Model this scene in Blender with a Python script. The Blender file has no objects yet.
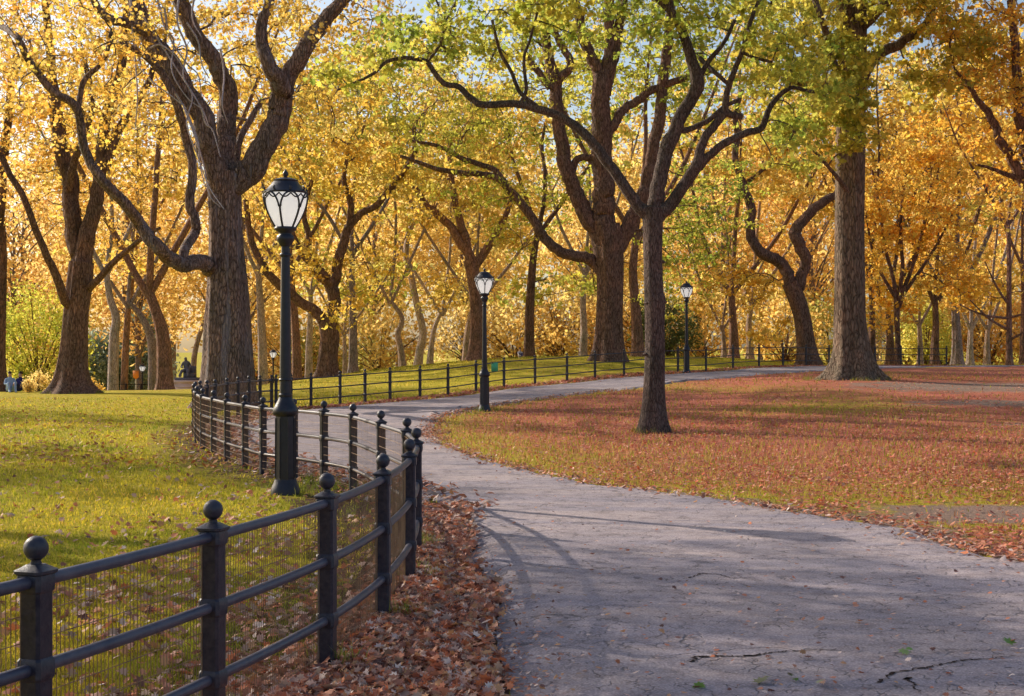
import bpy, math, random
import numpy as np
from mathutils import Vector, Matrix

rnd = random.Random(11)
rng = np.random.default_rng(11)
C = bpy.context.scene.collection
F = 1400.0; CX = 512.0; HY = 348.0; CAMZ = 1.7
PI = math.pi

# ------------------------------------------------------------------ terrain
UPX = [0, 200, 400, 504, 600, 700, 850, 1000]
ROWS = [
 (4,   [0, 0, 0, 0, 0, 0, 0, 0]),
 (12,  [0, 0, 0, 0, 0, 0, 0, 0]),
 (18,  [0, 0, 0, 0, 0, 0, .03, .05]),
 (27,  [0, -.05, -.03, 0, .03, .08, .15, .2]),
 (34,  [-.02, -.08, 0, .05, .12, .2, .36, .38]),
 (42,  [-.05, -.17, .05, .14, .26, .4, .62, .58]),
 (48,  [-.1, -.1, .12, .32, .4, .53, .73, .68]),
 (53,  [-.1, -.02, .26, .55, .56, .62, .76, .73]),
 (59,  [-.14, -.08, .45, .9, .95, .72, .78, .78]),
 (66,  [-.4, -.22, .66, 1.15, 1.27, .98, .8, .8]),
 (80,  [-1.3, -1.0, .62, 1.1, 1.25, 1.19, .72, .72]),
 (95,  [-2.4, -2.0, .1, .62, .9, .95, .4, .4]),
 (120, [-3.2, -2.4, -.6, .2, .4, .4, .0, .0]),
 (170, [-3.5, -3, -1, 0, 0, 0, 0, 0]),
 (320, [-3.5, -3, -1, 0, 0, 0, 0, 0]),
]
def herm(xs, ys, x):
    n = len(xs)
    if x <= xs[0]: return ys[0]
    if x >= xs[-1]: return ys[-1]
    i = max(k for k in range(n-1) if xs[k] <= x)
    def m(k):
        if k == 0 or k == n-1: return 0.0
        a = (ys[k]-ys[k-1])/(xs[k]-xs[k-1]); b = (ys[k+1]-ys[k])/(xs[k+1]-xs[k])
        return 0.0 if a*b <= 0 else 2*a*b/(a+b)
    h = xs[i+1]-xs[i]; t = (x-xs[i])/h
    return ((2*t**3-3*t*t+1)*ys[i]+(t**3-2*t*t+t)*h*m(i)+(-2*t**3+3*t*t)*ys[i+1]+(t**3-t*t)*h*m(i+1))
NU, NL = 160, 200
_us = [(p-CX)/F for p in UPX]; _ls = [math.log(r[0]) for r in ROWS]
_U = np.linspace(_us[0], _us[-1], NU); _L = np.linspace(_ls[0], _ls[-1], NL)
_tmp = np.array([[herm(_us, r[1], u) for u in _U] for r in ROWS])
_T = np.array([[herm(_ls, list(_tmp[:, j]), l) for j in range(NU)] for l in _L])
def gz(x, y):
    x = np.asarray(x, float); y = np.asarray(y, float)
    yy = np.maximum(y, 4.0)
    u = np.clip(x/yy, _U[0], _U[-1]); l = np.clip(np.log(yy), _L[0], _L[-1])
    fu = (u-_U[0])/(_U[-1]-_U[0])*(NU-1.0001); fl = (l-_L[0])/(_L[-1]-_L[0])*(NL-1.0001)
    iu = fu.astype(int); il = fl.astype(int); a = fu-iu; b = fl-il
    z = (_T[il, iu]*(1-a)*(1-b)+_T[il, iu+1]*a*(1-b)+_T[il+1, iu]*(1-a)*b+_T[il+1, iu+1]*a*b)
    return z + 0.02*np.sin(x*.9+1.3)*np.sin(y*.7)*np.clip((y-14)/20, 0, 1)
def gzf(x, y): return float(gz(x, y))
def ray(px, py):
    dx = (px-CX)/F; dz = -(py-HY)/F
    d = 4.0; prev = CAMZ
    while d < 300:
        h = CAMZ+dz*d-gzf(dx*d, d)
        if h <= 0:
            d0 = d/1.01
            for _ in range(20):
                mm = (d0+d)/2
                if CAMZ+dz*mm-gzf(dx*mm, mm) <= 0: d = mm
                else: d0 = mm
            return (dx*d, d)
        d *= 1.01
    return (dx*300, 300)
def P(px, py, d): return ((px-CX)*d/F, d, CAMZ-(py-HY)*d/F)

# ------------------------------------------------------------------ materials
def nmat(name):
    m = bpy.data.materials.new(name); m.use_nodes = True
    nt = m.node_tree; nt.nodes.clear()
    return m, nt, nt.nodes, nt.links
def N(ns, t, **kw):
    n = ns.new(t)
    for k, v in kw.items():
        if k.startswith('i_'): n.inputs[k[2:].replace('_', ' ')].default_value = v
        else: setattr(n, k, v)
    return n
def ramp(ns, stops):
    r = ns.new('ShaderNodeValToRGB'); e = r.color_ramp.elements
    while len(e) < len(stops): e.new(0.5)
    for i, (p, c) in enumerate(stops):
        e[i].position = p; e[i].color = (*c, 1) if len(c) == 3 else c
    return r
def mixc(ns, ln, a, b, fac, mode='MIX'):
    m = ns.new('ShaderNodeMix'); m.data_type = 'RGBA'; m.blend_type = mode
    for s, v in ((m.inputs[0], fac), (m.inputs[6], a), (m.inputs[7], b)):
        if hasattr(v, 'links') or hasattr(v, 'is_output'): ln.new(v, s)
        elif isinstance(v, (int, float)): s.default_value = v
        else: s.default_value = (*v, 1)
    return m.outputs[2]
def noise(ns, ln, vec, scale, detail=4, rough=.6, dist=0):
    n = N(ns, 'ShaderNodeTexNoise'); n.inputs['Scale'].default_value = scale
    n.inputs['Detail'].default_value = detail; n.inputs['Roughness'].default_value = rough
    n.inputs['Distortion'].default_value = dist
    if vec is not None: ln.new(vec, n.inputs['Vector'])
    return n.outputs['Fac']
def mapping(ns, ln, vec, scale):
    m = N(ns, 'ShaderNodeMapping'); m.inputs['Scale'].default_value = scale
    ln.new(vec, m.inputs['Vector']); return m.outputs['Vector']
def bark_mat(name, dark, mid, light, s=1.0, bump=.6, streak=None):
    m, nt, ns, ln = nmat(name)
    tc = N(ns, 'ShaderNodeTexCoord').outputs['Object']
    v1 = mapping(ns, ln, tc, (9*s, 9*s, 2.1*s)); v2 = mapping(ns, ln, tc, (1.5, 1.5, .9))
    n1 = noise(ns, ln, v1, 1.6, 8, .68, 1.2)
    vo = N(ns, 'ShaderNodeTexVoronoi', feature='DISTANCE_TO_EDGE'); vo.inputs['Scale'].default_value = 1.5
    nd = N(ns, 'ShaderNodeTexNoise'); nd.inputs['Scale'].default_value = 1.3; ln.new(v1, nd.inputs['Vector'])
    vm = N(ns, 'ShaderNodeMix', data_type='RGBA', blend_type='LINEAR_LIGHT'); vm.inputs[0].default_value = .35
    ln.new(v1, vm.inputs[6]); ln.new(nd.outputs['Color'], vm.inputs[7]); ln.new(vm.outputs[2], vo.inputs['Vector'])
    r = ramp(ns, [(.3, dark), (.52, mid), (.75, light)]); ln.new(n1, r.inputs[0])
    vr = ramp(ns, [(.0, (.3, .27, .27)), (.16, (1, 1, 1))]); ln.new(vo.outputs['Distance'], vr.inputs[0])
    c = mixc(ns, ln, r.outputs[0], vr.outputs[0], .85, 'MULTIPLY')
    big = noise(ns, ln, v2, 1.1, 3, .6)
    br = ramp(ns, [(.32, (.62, .68, .6)), (.5, (1, .98, .95)), (.68, (1.3, 1.12, 1.0))]); ln.new(big, br.inputs[0])
    c = mixc(ns, ln, c, br.outputs[0], .8, 'MULTIPLY')
    if streak:
        v3 = mapping(ns, ln, tc, (3.2, 3.2, .22)); sn = noise(ns, ln, v3, 1.5, 3, .5)
        sr = ramp(ns, [(.56, (0, 0, 0)), (.68, (1, 1, 1))]); ln.new(sn, sr.inputs[0])
        mm = N(ns, 'ShaderNodeMath', operation='MULTIPLY'); mm.inputs[1].default_value = .6; ln.new(sr.outputs[0], mm.inputs[0])
        c = mixc(ns, ln, c, streak, mm.outputs[0])
    ad = N(ns, 'ShaderNodeMath', operation='ADD'); ln.new(n1, ad.inputs[0]); ln.new(vr.outputs[0], ad.inputs[1])
    bp = N(ns, 'ShaderNodeBump'); bp.inputs['Strength'].default_value = bump; bp.inputs['Distance'].default_value = .06
    ln.new(ad.outputs[0], bp.inputs['Height'])
    b = N(ns, 'ShaderNodeBsdfPrincipled'); b.inputs['Roughness'].default_value = .88
    b.inputs['Specular IOR Level'].default_value = .25
    ln.new(c, b.inputs['Base Color']); ln.new(bp.outputs[0], b.inputs['Normal'])
    ln.new(b.outputs[0], N(ns, 'ShaderNodeOutputMaterial').inputs[0])
    return m
M = {}
M['bark_elm'] = bark_mat('bark_elm', (.09, .058, .052), (.31, .22, .19), (.5, .4, .36), 1.0, .9, streak=(.33, .30, .33))
M['bark_dark'] = bark_mat('bark_dark', (.075, .04, .03), (.26, .15, .11), (.44, .29, .22), 1.0, .7)
M['bark_oak'] = bark_mat('bark_oak', (.08, .055, .038), (.25, .185, .135), (.4, .31, .24), .85, .8)
M['bark_young'] = bark_mat('bark_young', (.06, .04, .034), (.17, .125, .11), (.32, .26, .24), 2.0, .6)
M['bark_red'] = bark_mat('bark_red', (.13, .062, .045), (.38, .21, .15), (.55, .35, .27), 1.0, .6)
M['bark_pale'] = bark_mat('bark_pale', (.28, .21, .2), (.5, .41, .39), (.68, .58, .56), 1.0, .4)
M['bark_grey'] = bark_mat('bark_grey', (.18, .13, .125), (.36, .28, .27), (.52, .43, .43), 1.0, .4)
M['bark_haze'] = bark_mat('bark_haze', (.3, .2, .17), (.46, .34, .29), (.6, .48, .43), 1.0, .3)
M['twig_pale'] = bark_mat('twig_pale', (.42, .38, .46), (.6, .56, .64), (.7, .67, .72), 3, .2)

def leaf_mat(name, gain=1.0, trans=.5, rough=.55):
    m, nt, ns, ln = nmat(name)
    a = N(ns, 'ShaderNodeAttribute', attribute_name='col')
    col = mixc(ns, ln, a.outputs['Color'], (gain, gain, gain), 1.0, 'MULTIPLY')
    g = N(ns, 'ShaderNodeNewGeometry')
    d = N(ns, 'ShaderNodeBsdfPrincipled'); d.inputs['Roughness'].default_value = rough
    d.inputs['Specular IOR Level'].default_value = .3
    t = N(ns, 'ShaderNodeBsdfTranslucent')
    ln.new(col, d.inputs['Base Color']); ln.new(col, t.inputs['Color'])
    mx = N(ns, 'ShaderNodeMixShader'); mx.inputs[0].default_value = trans
    ln.new(d.outputs[0], mx.inputs[1]); ln.new(t.outputs[0], mx.inputs[2])
    ln.new(mx.outputs[0], N(ns, 'ShaderNodeOutputMaterial').inputs[0])
    return m
M['leaves'] = leaf_mat('autumn_leaves', 1.04, .8)
M['fallen'] = leaf_mat('fallen_leaves', 1.0, .2, .6)
M['grass'] = leaf_mat('grass_blades', 1.0, .45, .6)

def plain(name, col, rough=.5, metal=0, spec=.5, n1=None, bump=0, nscale=20):
    m, nt, ns, ln = nmat(name)
    tc = N(ns, 'ShaderNodeTexCoord').outputs['Object']
    f = noise(ns, ln, tc, nscale, 6, .65)
    b = N(ns, 'ShaderNodeBsdfPrincipled'); b.inputs['Roughness'].default_value = rough
    b.inputs['Metallic'].default_value = metal; b.inputs['Specular IOR Level'].default_value = spec
    r = ramp(ns, [(.35, col), (.7, n1 or col)]); ln.new(f, r.inputs[0]); ln.new(r.outputs[0], b.inputs['Base Color'])
    rr = ramp(ns, [(.3, (rough*.8,)*3), (.7, (min(1, rough*1.25),)*3)]); ln.new(f, rr.inputs[0]); ln.new(rr.outputs[0], b.inputs['Roughness'])
    if bump:
        bp = N(ns, 'ShaderNodeBump'); bp.inputs['Strength'].default_value = bump; bp.inputs['Distance'].default_value = .01
        ln.new(f, bp.inputs['Height']); ln.new(bp.outputs[0], b.inputs['Normal'])
    ln.new(b.outputs[0], N(ns, 'ShaderNodeOutputMaterial').inputs[0])
    return m
M['iron'] = plain('painted_iron', (.018, .02, .04), .42, 0, .5, (.065, .058, .072), .35, 35)
M['rail_iron'] = plain('worn_rail_iron', (.045, .047, .08), .42, 0, .55, (.12, .11, .14), .3, 9)
M['wire'] = plain('wire_steel', (.2, .11, .06), .5, .1, .5, (.5, .3, .14), 0, 6)
M['lamp_iron'] = plain('lamp_iron', (.012, .013, .024), .38, 0, .5, (.028, .026, .04), .3, 14)
M['stone'] = plain('pink_granite', (.8, .56, .54), .8, 0, .3, (.85, .64, .6), .2, 12)
M['bronze'] = plain('bronze', (.13, .12, .16), .6, .1, .4, (.2, .19, .24), .1, 8)
M['sign_orange'] = plain('orange_sign_paint', (.8, .25, .05), .6, 0, .3, (.85, .3, .07))
M['sign_green'] = plain('green_sign_paint', (.1, .5, .25), .6, 0, .3, (.13, .56, .3))
M['white_metal'] = plain('white_metal', (.7, .68, .62), .5, 0, .4, (.6, .6, .58))
M['skin'] = plain('skin', (.5, .3, .22), .6); M['hair'] = plain('dark_hair', (.03, .02, .015), .7)
M['cloth_blue'] = plain('light_blue_cloth', (.3, .42, .65), .9, 0, .2, (.38, .5, .7))
M['cloth_navy'] = plain('navy_cloth', (.02, .025, .12), .9, 0, .2, (.04, .04, .18))
M['cloth_pale'] = plain('pale_cloth', (.5, .5, .65), .9, 0, .2, (.6, .58, .7))
def glass_mat():
    m, nt, ns, ln = nmat('frosted_glass')
    tc = N(ns, 'ShaderNodeTexCoord').outputs['Object']; f = noise(ns, ln, tc, 6, 3)
    r = ramp(ns, [(.3, (.93, .92, .92)), (.7, (.97, .96, .96))]); ln.new(f, r.inputs[0])
    b = N(ns, 'ShaderNodeBsdfPrincipled'); b.inputs['Roughness'].default_value = .25
    b.inputs['Subsurface Weight'].default_value = .0
    ln.new(r.outputs[0], b.inputs['Base Color'])
    t = N(ns, 'ShaderNodeBsdfTranslucent'); t.inputs['Color'].default_value = (.95, .93, .9, 1)
    mx = N(ns, 'ShaderNodeMixShader'); mx.inputs[0].default_value = .65
    ln.new(b.outputs[0], mx.inputs[1]); ln.new(t.outputs[0], mx.inputs[2])
    b.inputs['Emission Color'].default_value = (1, .97, .95, 1); b.inputs['Emission Strength'].default_value = .9
    mx.inputs[0].default_value = .6
    ln.new(mx.outputs[0], N(ns, 'ShaderNodeOutputMaterial').inputs[0]); return m
M['glass'] = glass_mat()

def ground_mat():
    m, nt, ns, ln = nmat('lawn_ground')
    tc = N(ns, 'ShaderNodeTexCoord').outputs['Object']
    a = N(ns, 'ShaderNodeAttribute', attribute_name='mask'); sp = N(ns, 'ShaderNodeSeparateColor'); ln.new(a.outputs['Color'], sp.inputs[0])
    n1 = noise(ns, ln, tc, .5, 6, .6); n2 = noise(ns, ln, tc, 6, 8, .7); n3 = noise(ns, ln, tc, 40, 6, .8); n4 = noise(ns, ln, tc, 1.7, 6, .65)
    g = ramp(ns, [(.3, (.3, .26, .02)), (.5, (.5, .41, .03)), (.7, (.72, .5, .08))]); ln.new(n2, g.inputs[0])
    rust = ramp(ns, [(.3, (.36, .11, .07)), (.48, (.52, .17, .11)), (.6, (.6, .23, .15)), (.75, (.66, .34, .24))]); ln.new(n3, rust.inputs[0])
    dirt = ramp(ns, [(.3, (.24, .15, .11)), (.7, (.46, .33, .27))]); ln.new(n3, dirt.inputs[0])
    soil = ramp(ns, [(.3, (.05, .028, .02)), (.7, (.16, .08, .055))]); ln.new(n3, soil.inputs[0])
    def fac(ch, nz, k):
        # mask + (noise-.5)*k, sharpened
        s = N(ns, 'ShaderNodeMath', operation='MULTIPLY_ADD'); s.inputs[1].default_value = k; s.inputs[2].default_value = -.5*k
        ln.new(nz, s.inputs[0]); ad = N(ns, 'ShaderNodeMath', operation='ADD'); ln.new(ch, ad.inputs[0]); ln.new(s.outputs[0], ad.inputs[1])
        r = ramp(ns, [(.38, (0, 0, 0)), (.62, (1, 1, 1))]); ln.new(ad.outputs[0], r.inputs[0]); return r.outputs[0]
    c = mixc(ns, ln, g.outputs[0], rust.outputs[0], fac(sp.outputs[0], n2, 2.2))
    c = mixc(ns, ln, c, dirt.outputs[0], fac(sp.outputs[1], n4, 1.6))
    c = mixc(ns, ln, c, soil.outputs[0], fac(sp.outputs[2], n2, 1.2))
    br = ramp(ns, [(.3, (.8, .85, .8)), (.7, (1.15, 1.1, 1.1))]); ln.new(n1, br.inputs[0])
    c = mixc(ns, ln, c, br.outputs[0], 1.0, 'MULTIPLY')
    b = N(ns, 'ShaderNodeBsdfPrincipled'); b.inputs['Roughness'].default_value = .95; b.inputs['Specular IOR Level'].default_value = .1
    bp = N(ns, 'ShaderNodeBump'); bp.inputs['Strength'].default_value = .9; bp.inputs['Distance'].default_value = .05
    ad = N(ns, 'ShaderNodeMath', operation='ADD'); ln.new(n2, ad.inputs[0]); ln.new(n3, ad.inputs[1]); ln.new(ad.outputs[0], bp.inputs['Height'])
    ln.new(bp.outputs[0], b.inputs['Normal']); ln.new(c, b.inputs['Base Color'])
    ln.new(b.outputs[0], N(ns, 'ShaderNodeOutputMaterial').inputs[0]); return m
M['ground'] = ground_mat()
def asphalt_mat():
    m, nt, ns, ln = nmat('old_asphalt')
    tc = N(ns, 'ShaderNodeTexCoord').outputs['Object']
    n1 = noise(ns, ln, tc, .7, 6, .65); n2 = noise(ns, ln, tc, 5, 6, .7); n3 = noise(ns, ln, tc, 90, 4, .8)
    base = ramp(ns, [(.25, (.23, .205, .23)), (.5, (.42, .38, .415)), (.75, (.62, .56, .58))]); ln.new(n3, base.inputs[0])
    bl = ramp(ns, [(.35, (.78, .78, .8)), (.65, (1.15, 1.1, 1.06))]); ln.new(n1, bl.inputs[0])
    c = mixc(ns, ln, base.outputs[0], bl.outputs[0], 1.0, 'MULTIPLY')
    vs = mapping(ns, ln, tc, (.25, 1.6, 1)); sn = noise(ns, ln, vs, 1.1, 5, .7, .6)
    sr = ramp(ns, [(.42, (.86, .85, .9)), (.6, (1.22, 1.12, 1.02))]); ln.new(sn, sr.inputs[0]); c = mixc(ns, ln, c, sr.outputs[0], .9, 'MULTIPLY')
    gv = N(ns, 'ShaderNodeTexVoronoi'); gv.inputs['Scale'].default_value = 55; ln.new(tc, gv.inputs['Vector'])
    gr2 = ramp(ns, [(.1, (1.35, 1.3, 1.28)), (.3, (1, 1, 1)), (.6, (.72, .7, .7))]); ln.new(gv.outputs['Distance'], gr2.inputs[0]); c = mixc(ns, ln, c, gr2.outputs[0], .75, 'MULTIPLY')
    st = ramp(ns, [(.3, (.5, .46, .44)), (.52, (1.05, 1.05, 1.05))]); ln.new(n2, st.inputs[0])
    c = mixc(ns, ln, c, st.outputs[0], .6, 'MULTIPLY')
    # cracks: three warped networks
    def warp(k, s):
        nn = N(ns, 'ShaderNodeTexNoise'); nn.inputs['Scale'].default_value = s; nn.inputs['Detail'].default_value = 5; ln.new(tc, nn.inputs['Vector'])
        mm = N(ns, 'ShaderNodeMix', data_type='RGBA', blend_type='LINEAR_LIGHT'); mm.inputs[0].default_value = k
        ln.new(tc, mm.inputs[6]); ln.new(nn.outputs['Color'], mm.inputs[7]); return mm.outputs[2]
    hs = None
    for sc, w, k, s, msk in ((.9, .010, .5, 1.4, .5), (2.8, .018, .3, 2.5, .53), (7.5, .045, .12, 6, .49)):
        vo = N(ns, 'ShaderNodeTexVoronoi', feature='DISTANCE_TO_EDGE'); vo.inputs['Scale'].default_value = sc; ln.new(warp(k, s), vo.inputs['Vector'])
        r = ramp(ns, [(w*.25, (1, 1, 1)), (w, (0, 0, 0))]); ln.new(vo.outputs['Distance'], r.inputs[0])
        mr = ramp(ns, [(msk, (0, 0, 0)), (msk+.08, (1, 1, 1))]); ln.new(noise(ns, ln, tc, sc*.6+.13*s, 4, .6), mr.inputs[0])
        mu = N(ns, 'ShaderNodeMath', operation='MULTIPLY'); ln.new(r.outputs[0], mu.inputs[0]); ln.new(mr.outputs[0], mu.inputs[1])
        if hs is None: hs = mu.outputs[0]
        else:
            mx = N(ns, 'ShaderNodeMath', operation='MAXIMUM'); ln.new(hs, mx.inputs[0]); ln.new(mu.outputs[0], mx.inputs[1]); hs = mx.outputs[0]
    fm = N(ns, 'ShaderNodeMath', operation='MULTIPLY'); fm.inputs[1].default_value = .62; ln.new(hs, fm.inputs[0])
    c = mixc(ns, ln, c, (.03, .022, .022), fm.outputs[0])
    b = N(ns, 'ShaderNodeBsdfPrincipled'); b.inputs['Roughness'].default_value = .78; b.inputs['Specular IOR Level'].default_value = .35
    hh = N(ns, 'ShaderNodeMath', operation='MULTIPLY_ADD'); hh.inputs[1].default_value = -2.0; ln.new(hs, hh.inputs[0]); ln.new(n3, hh.inputs[2])
    bp = N(ns, 'ShaderNodeBump'); bp.inputs['Strength'].default_value = .5; bp.inputs['Distance'].default_value = .012
    ln.new(hh.outputs[0], bp.inputs['Height']); ln.new(bp.outputs[0], b.inputs['Normal'])
    ln.new(c, b.inputs['Base Color']); ln.new(b.outputs[0], N(ns, 'ShaderNodeOutputMaterial').inputs[0]); return m
M['asphalt'] = asphalt_mat()
M['crack'] = plain('crack_dirt', (.02, .015, .015), .95, 0, .1, (.05, .03, .025), .5, 30)

# ------------------------------------------------------------------ object helpers
def tag(o, label=None, cat=None, group=None, kind=None):
    if label: o['label'] = label
    if cat: o['category'] = cat
    if group: o['group'] = group
    if kind: o['kind'] = kind
    return o
def empty(name, loc, label, cat, group=None, rz=0):
    o = bpy.data.objects.new(name, None); o.location = loc; o.rotation_euler = (0, 0, rz); o.empty_display_size = .2
    C.objects.link(o); return tag(o, label, cat, group)
def mkmesh(name, V, Fl, mat, parent=None, smooth=False, cols=None, off=None, attr='col'):
    """V (n,3); Fl list of (m,k) int arrays or python face lists"""
    V = np.asarray(V, dtype=np.float64)
    if off is not None: V = V-np.asarray(off)
    me = bpy.data.meshes.new(name)
    if len(Fl) and isinstance(Fl[0], np.ndarray):
        tot = [f.reshape(-1) for f in Fl]; cnt = np.concatenate([np.full(len(f), f.shape[1]) for f in Fl])
        idx = np.concatenate(tot)
    else:
        idx = np.array([i for f in Fl for i in f]); cnt = np.array([len(f) for f in Fl])
    me.vertices.add(len(V)); me.vertices.foreach_set('co', V.astype(np.float32).ravel())
    me.loops.add(len(idx)); me.loops.foreach_set('vertex_index', idx.astype(np.int32))
    me.polygons.add(len(cnt)); st = np.concatenate([[0], np.cumsum(cnt)[:-1]])
    me.polygons.foreach_set('loop_start', st.astype(np.int32)); me.polygons.foreach_set('loop_total', cnt.astype(np.int32))
    if smooth: me.polygons.foreach_set('use_smooth', np.ones(len(cnt), bool))
    if cols is not None:
        at = me.color_attributes.new(attr, 'FLOAT_COLOR', 'POINT')
        c4 = np.ones((len(V), 4), np.float32); c4[:, :3] = cols; at.data.foreach_set('color', c4.ravel())
    me.update(calc_edges=True); me.validate()
    if mat is not None: me.materials.append(mat)
    o = bpy.data.objects.new(name, me); C.objects.link(o)
    if parent is not None: o.parent = parent
    return o
class MB:
    def __init__(s): s.v = []; s.f = []; s.n = 0
    def add(s, V, Fc):
        s.v.append(np.asarray(V, float)); s.f.append(np.asarray(Fc, int)+s.n); s.n += len(V)
    def grid(s, rings, close=True):          # rings (n,k,3)
        rings = np.asarray(rings, float); n, k, _ = rings.shape
        a = np.arange(n*k).reshape(n, k); b = np.roll(a, -1, 1)
        if not close: a2 = a[:, :-1]; b2 = a[:, 1:]
        else: a2 = a; b2 = b
        q = np.stack([a2[:-1], b2[:-1], b2[1:], a2[1:]], -1).reshape(-1, 4)
        s.add(rings.reshape(-1, 3), q)
    def fan(s, ring, up=True):
        ring = np.asarray(ring, float); k = len(ring); c = ring.mean(0)
        i = np.arange(k); j = (i+1) % k
        V = np.vstack([ring, c]); t = np.stack([i, j, np.full(k, k), np.full(k, k)], 1)
        s.v.append(V); s.f.append(np.stack([i, j, np.full(k, k)], 1)+s.n); s.n += len(V)
    def tube(s, pts, rad, k=8, caps=False, rfun=None):
        pts = np.asarray(pts, float); n = len(pts); rad = np.broadcast_to(np.asarray(rad, float), (n,))
        t = np.gradient(pts, axis=0); t /= np.linalg.norm(t, axis=1)[:, None]+1e-9
        ref = np.array([0, 1.0, 0.01]) if abs(t[:, 1]).mean() < .8 else np.array([1.0, 0, .01])
        u = np.cross(ref, t); u /= np.linalg.norm(u, axis=1)[:, None]+1e-9; w = np.cross(t, u)
        a = np.linspace(0, 2*PI, k, endpoint=False)
        R = rad[:, None]*np.ones((n, k)) if rfun is None else rfun(rad, pts, a)
        ring = pts[:, None, :]+R[:, :, None]*(np.cos(a)[None, :, None]*u[:, None, :]+np.sin(a)[None, :, None]*w[:, None, :])
        s.grid(ring)
        if caps: s.fan(ring[0][::-1]); s.fan(ring[-1])
    def lathe(s, prof, k=16, c=(0, 0, 0), rot=0, fl=None):
        a = np.linspace(0, 2*PI, k, endpoint=False)+rot
        rings = []
        for (r, z) in prof:
            rr = np.full(k, r) if fl is None else r*(1+fl(a, z))
            rings.append(np.stack([c[0]+rr*np.cos(a), c[1]+rr*np.sin(a), np.full(k, c[2]+z)], 1))
        s.grid(np.array(rings)); s.fan(rings[0][::-1]); s.fan(rings[-1])
    def box(s, c, d, rz=0):
        x, y, z = [q/2 for q in d]; V = np.array([[i*x, j*y, k*z] for k in (-1, 1) for j in (-1, 1) for i in (-1, 1)])
        cs, sn = math.cos(rz), math.sin(rz); V = V@np.array([[cs, sn, 0], [-sn, cs, 0], [0, 0, 1]])+np.array(c)
        s.add(V, [[0, 2, 3, 1], [4, 5, 7, 6], [0, 1, 5, 4], [2, 6, 7, 3], [0, 4, 6, 2], [1, 3, 7, 5]])
    def build(s, name, mat, parent=None, smooth=True, off=None):
        return mkmesh(name, np.vstack(s.v), s.f, mat, parent, smooth, off=off)
def flat_shade_angle(o, ang=40):
    me = o.data
    try: me.set_sharp_from_angle(angle=math.radians(ang))
    except Exception: pass
    return o
def catmull(pts, step=None, per=6):
    pts = np.asarray(pts, float); n = len(pts)
    if n < 3: 
        t = np.linspace(0, 1, per+1)[:, None]; return pts[0]*(1-t)+pts[-1]*t
    Pp = np.vstack([2*pts[0]-pts[1], pts, 2*pts[-1]-pts[-2]]); out = []
    for i in range(n-1):
        p0, p1, p2, p3 = Pp[i:i+4]
        for t in np.linspace(0, 1, per, endpoint=False):
            out.append(.5*((2*p1)+(-p0+p2)*t+(2*p0-5*p1+4*p2-p3)*t*t+(-p0+3*p1-3*p2+p3)*t**3))
    out.append(pts[-1]); return np.array(out)

# ------------------------------------------------------------------ fence line (near fence, loop, then the far fence)
near_s = [(36, 286), (213, 231), (327, 190), (383, 161), (409.5, 138), (416.5, 121.5), (407, 106), (381, 95), (353, 85), (324, 80.5), (294, 77), (263, 74),
          (245, 70), (227, 66), (213.6, 62), (202.7, 58), (197, 54), (194, 50.5), (195.5, 47.8), (200, 45.5), (207, 43.5), (215, 41.5), (227, 39.5), (238, 38), (249, 36.5), (260, 35.3), (271.6, 34.3)]
far_s = [(271.6, 34.3), (291, 33.9), (311, 33.7), (340, 33.4), (365, 33), (390, 32.4), (420, 31.5), (448, 30.7), (476, 29.8), (504, 29), (535, 28.2), (567, 27.4), (595, 26.6), (624, 25.8),
         (651, 25.2), (678, 24.6), (706, 23.7), (733, 22.8), (759, 22), (783, 21.5), (806, 21), (829, 20.6), (852, 20.3), (875, 20.1), (901, 19.9), (919, 19.7), (946.5, 19.5)]
def W(l): return [((px-CX)/s, F/s) for px, s in l]
near = W(near_s); far = W(far_s)
pre = [(-2.55, 2.55), (-2.12, 3.75)]                                   # the fence also runs on past the left frame edge
near = pre+near
def offset_line(pts, o):
    pts = np.array(pts); t = np.gradient(pts, axis=0); t /= np.linalg.norm(t, axis=1)[:, None]
    return pts+o*np.stack([t[:, 1], -t[:, 0]], 1)
# path outline
off_near = offset_line(near, .75); off_far = offset_line(far, .8)
Lp = [(-.6, -12), (-.2, 0), (-.1, 5), (-.03, 6.9), (-.1, 8.2), (-.08, 9.5), (-.35, 11.2), (-.35, 12.6)] + [tuple(p) for p in off_near[9:26:2]]
Lp += [(-5.7, 40.2)] + [tuple(p) for p in off_far[3::2]]
e1 = far[-1]; e0 = far[-4]; dv = np.array(e1)-np.array(e0); dv /= np.linalg.norm(dv)
Lp += [tuple(np.array(e1)+dv*25+np.array([.3, -.8])), tuple(np.array(e1)+dv*70)]
Rp = [(16, -12), (14, 0), (11, 5), (8.5, 7.2), (6.3, 9.2), (5.0, 10.3)]
Rpx = [(1024, 563), (942, 544), (926, 533), (862, 523), (777, 510), (735, 502), (660, 493), (586, 483), (520, 469), (480, 459), (437, 440), (433, 430), (445, 417), (490, 406.5), (543, 399), (590, 393), (641, 387.5), (701, 379.5), (760, 374.5)]
Rp += [ray(*p) for p in Rpx]
inn = offset_line(far, 3.9)
Rp += [tuple(p) for p in inn[-6::2]] + [tuple(np.array(e1)+dv*25+np.array([1.2, -3.9])), tuple(np.array(e1)+dv*70+np.array([0, -4]))]
Lc = catmull(Lp, per=8); Rc = catmull(Rp, per=8)
def resamp(c, fr):
    s = np.concatenate([[0], np.cumsum(np.linalg.norm(np.diff(c, axis=0), axis=1))]); 
    return np.stack([np.interp(fr, s, c[:, 0]), np.interp(fr, s, c[:, 1])], 1), s
def nearest_s(c, p):
    s = np.concatenate([[0], np.cumsum(np.linalg.norm(np.diff(c, axis=0), axis=1))]); return s[np.argmin(((c-np.array(p))**2).sum(1))]
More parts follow.
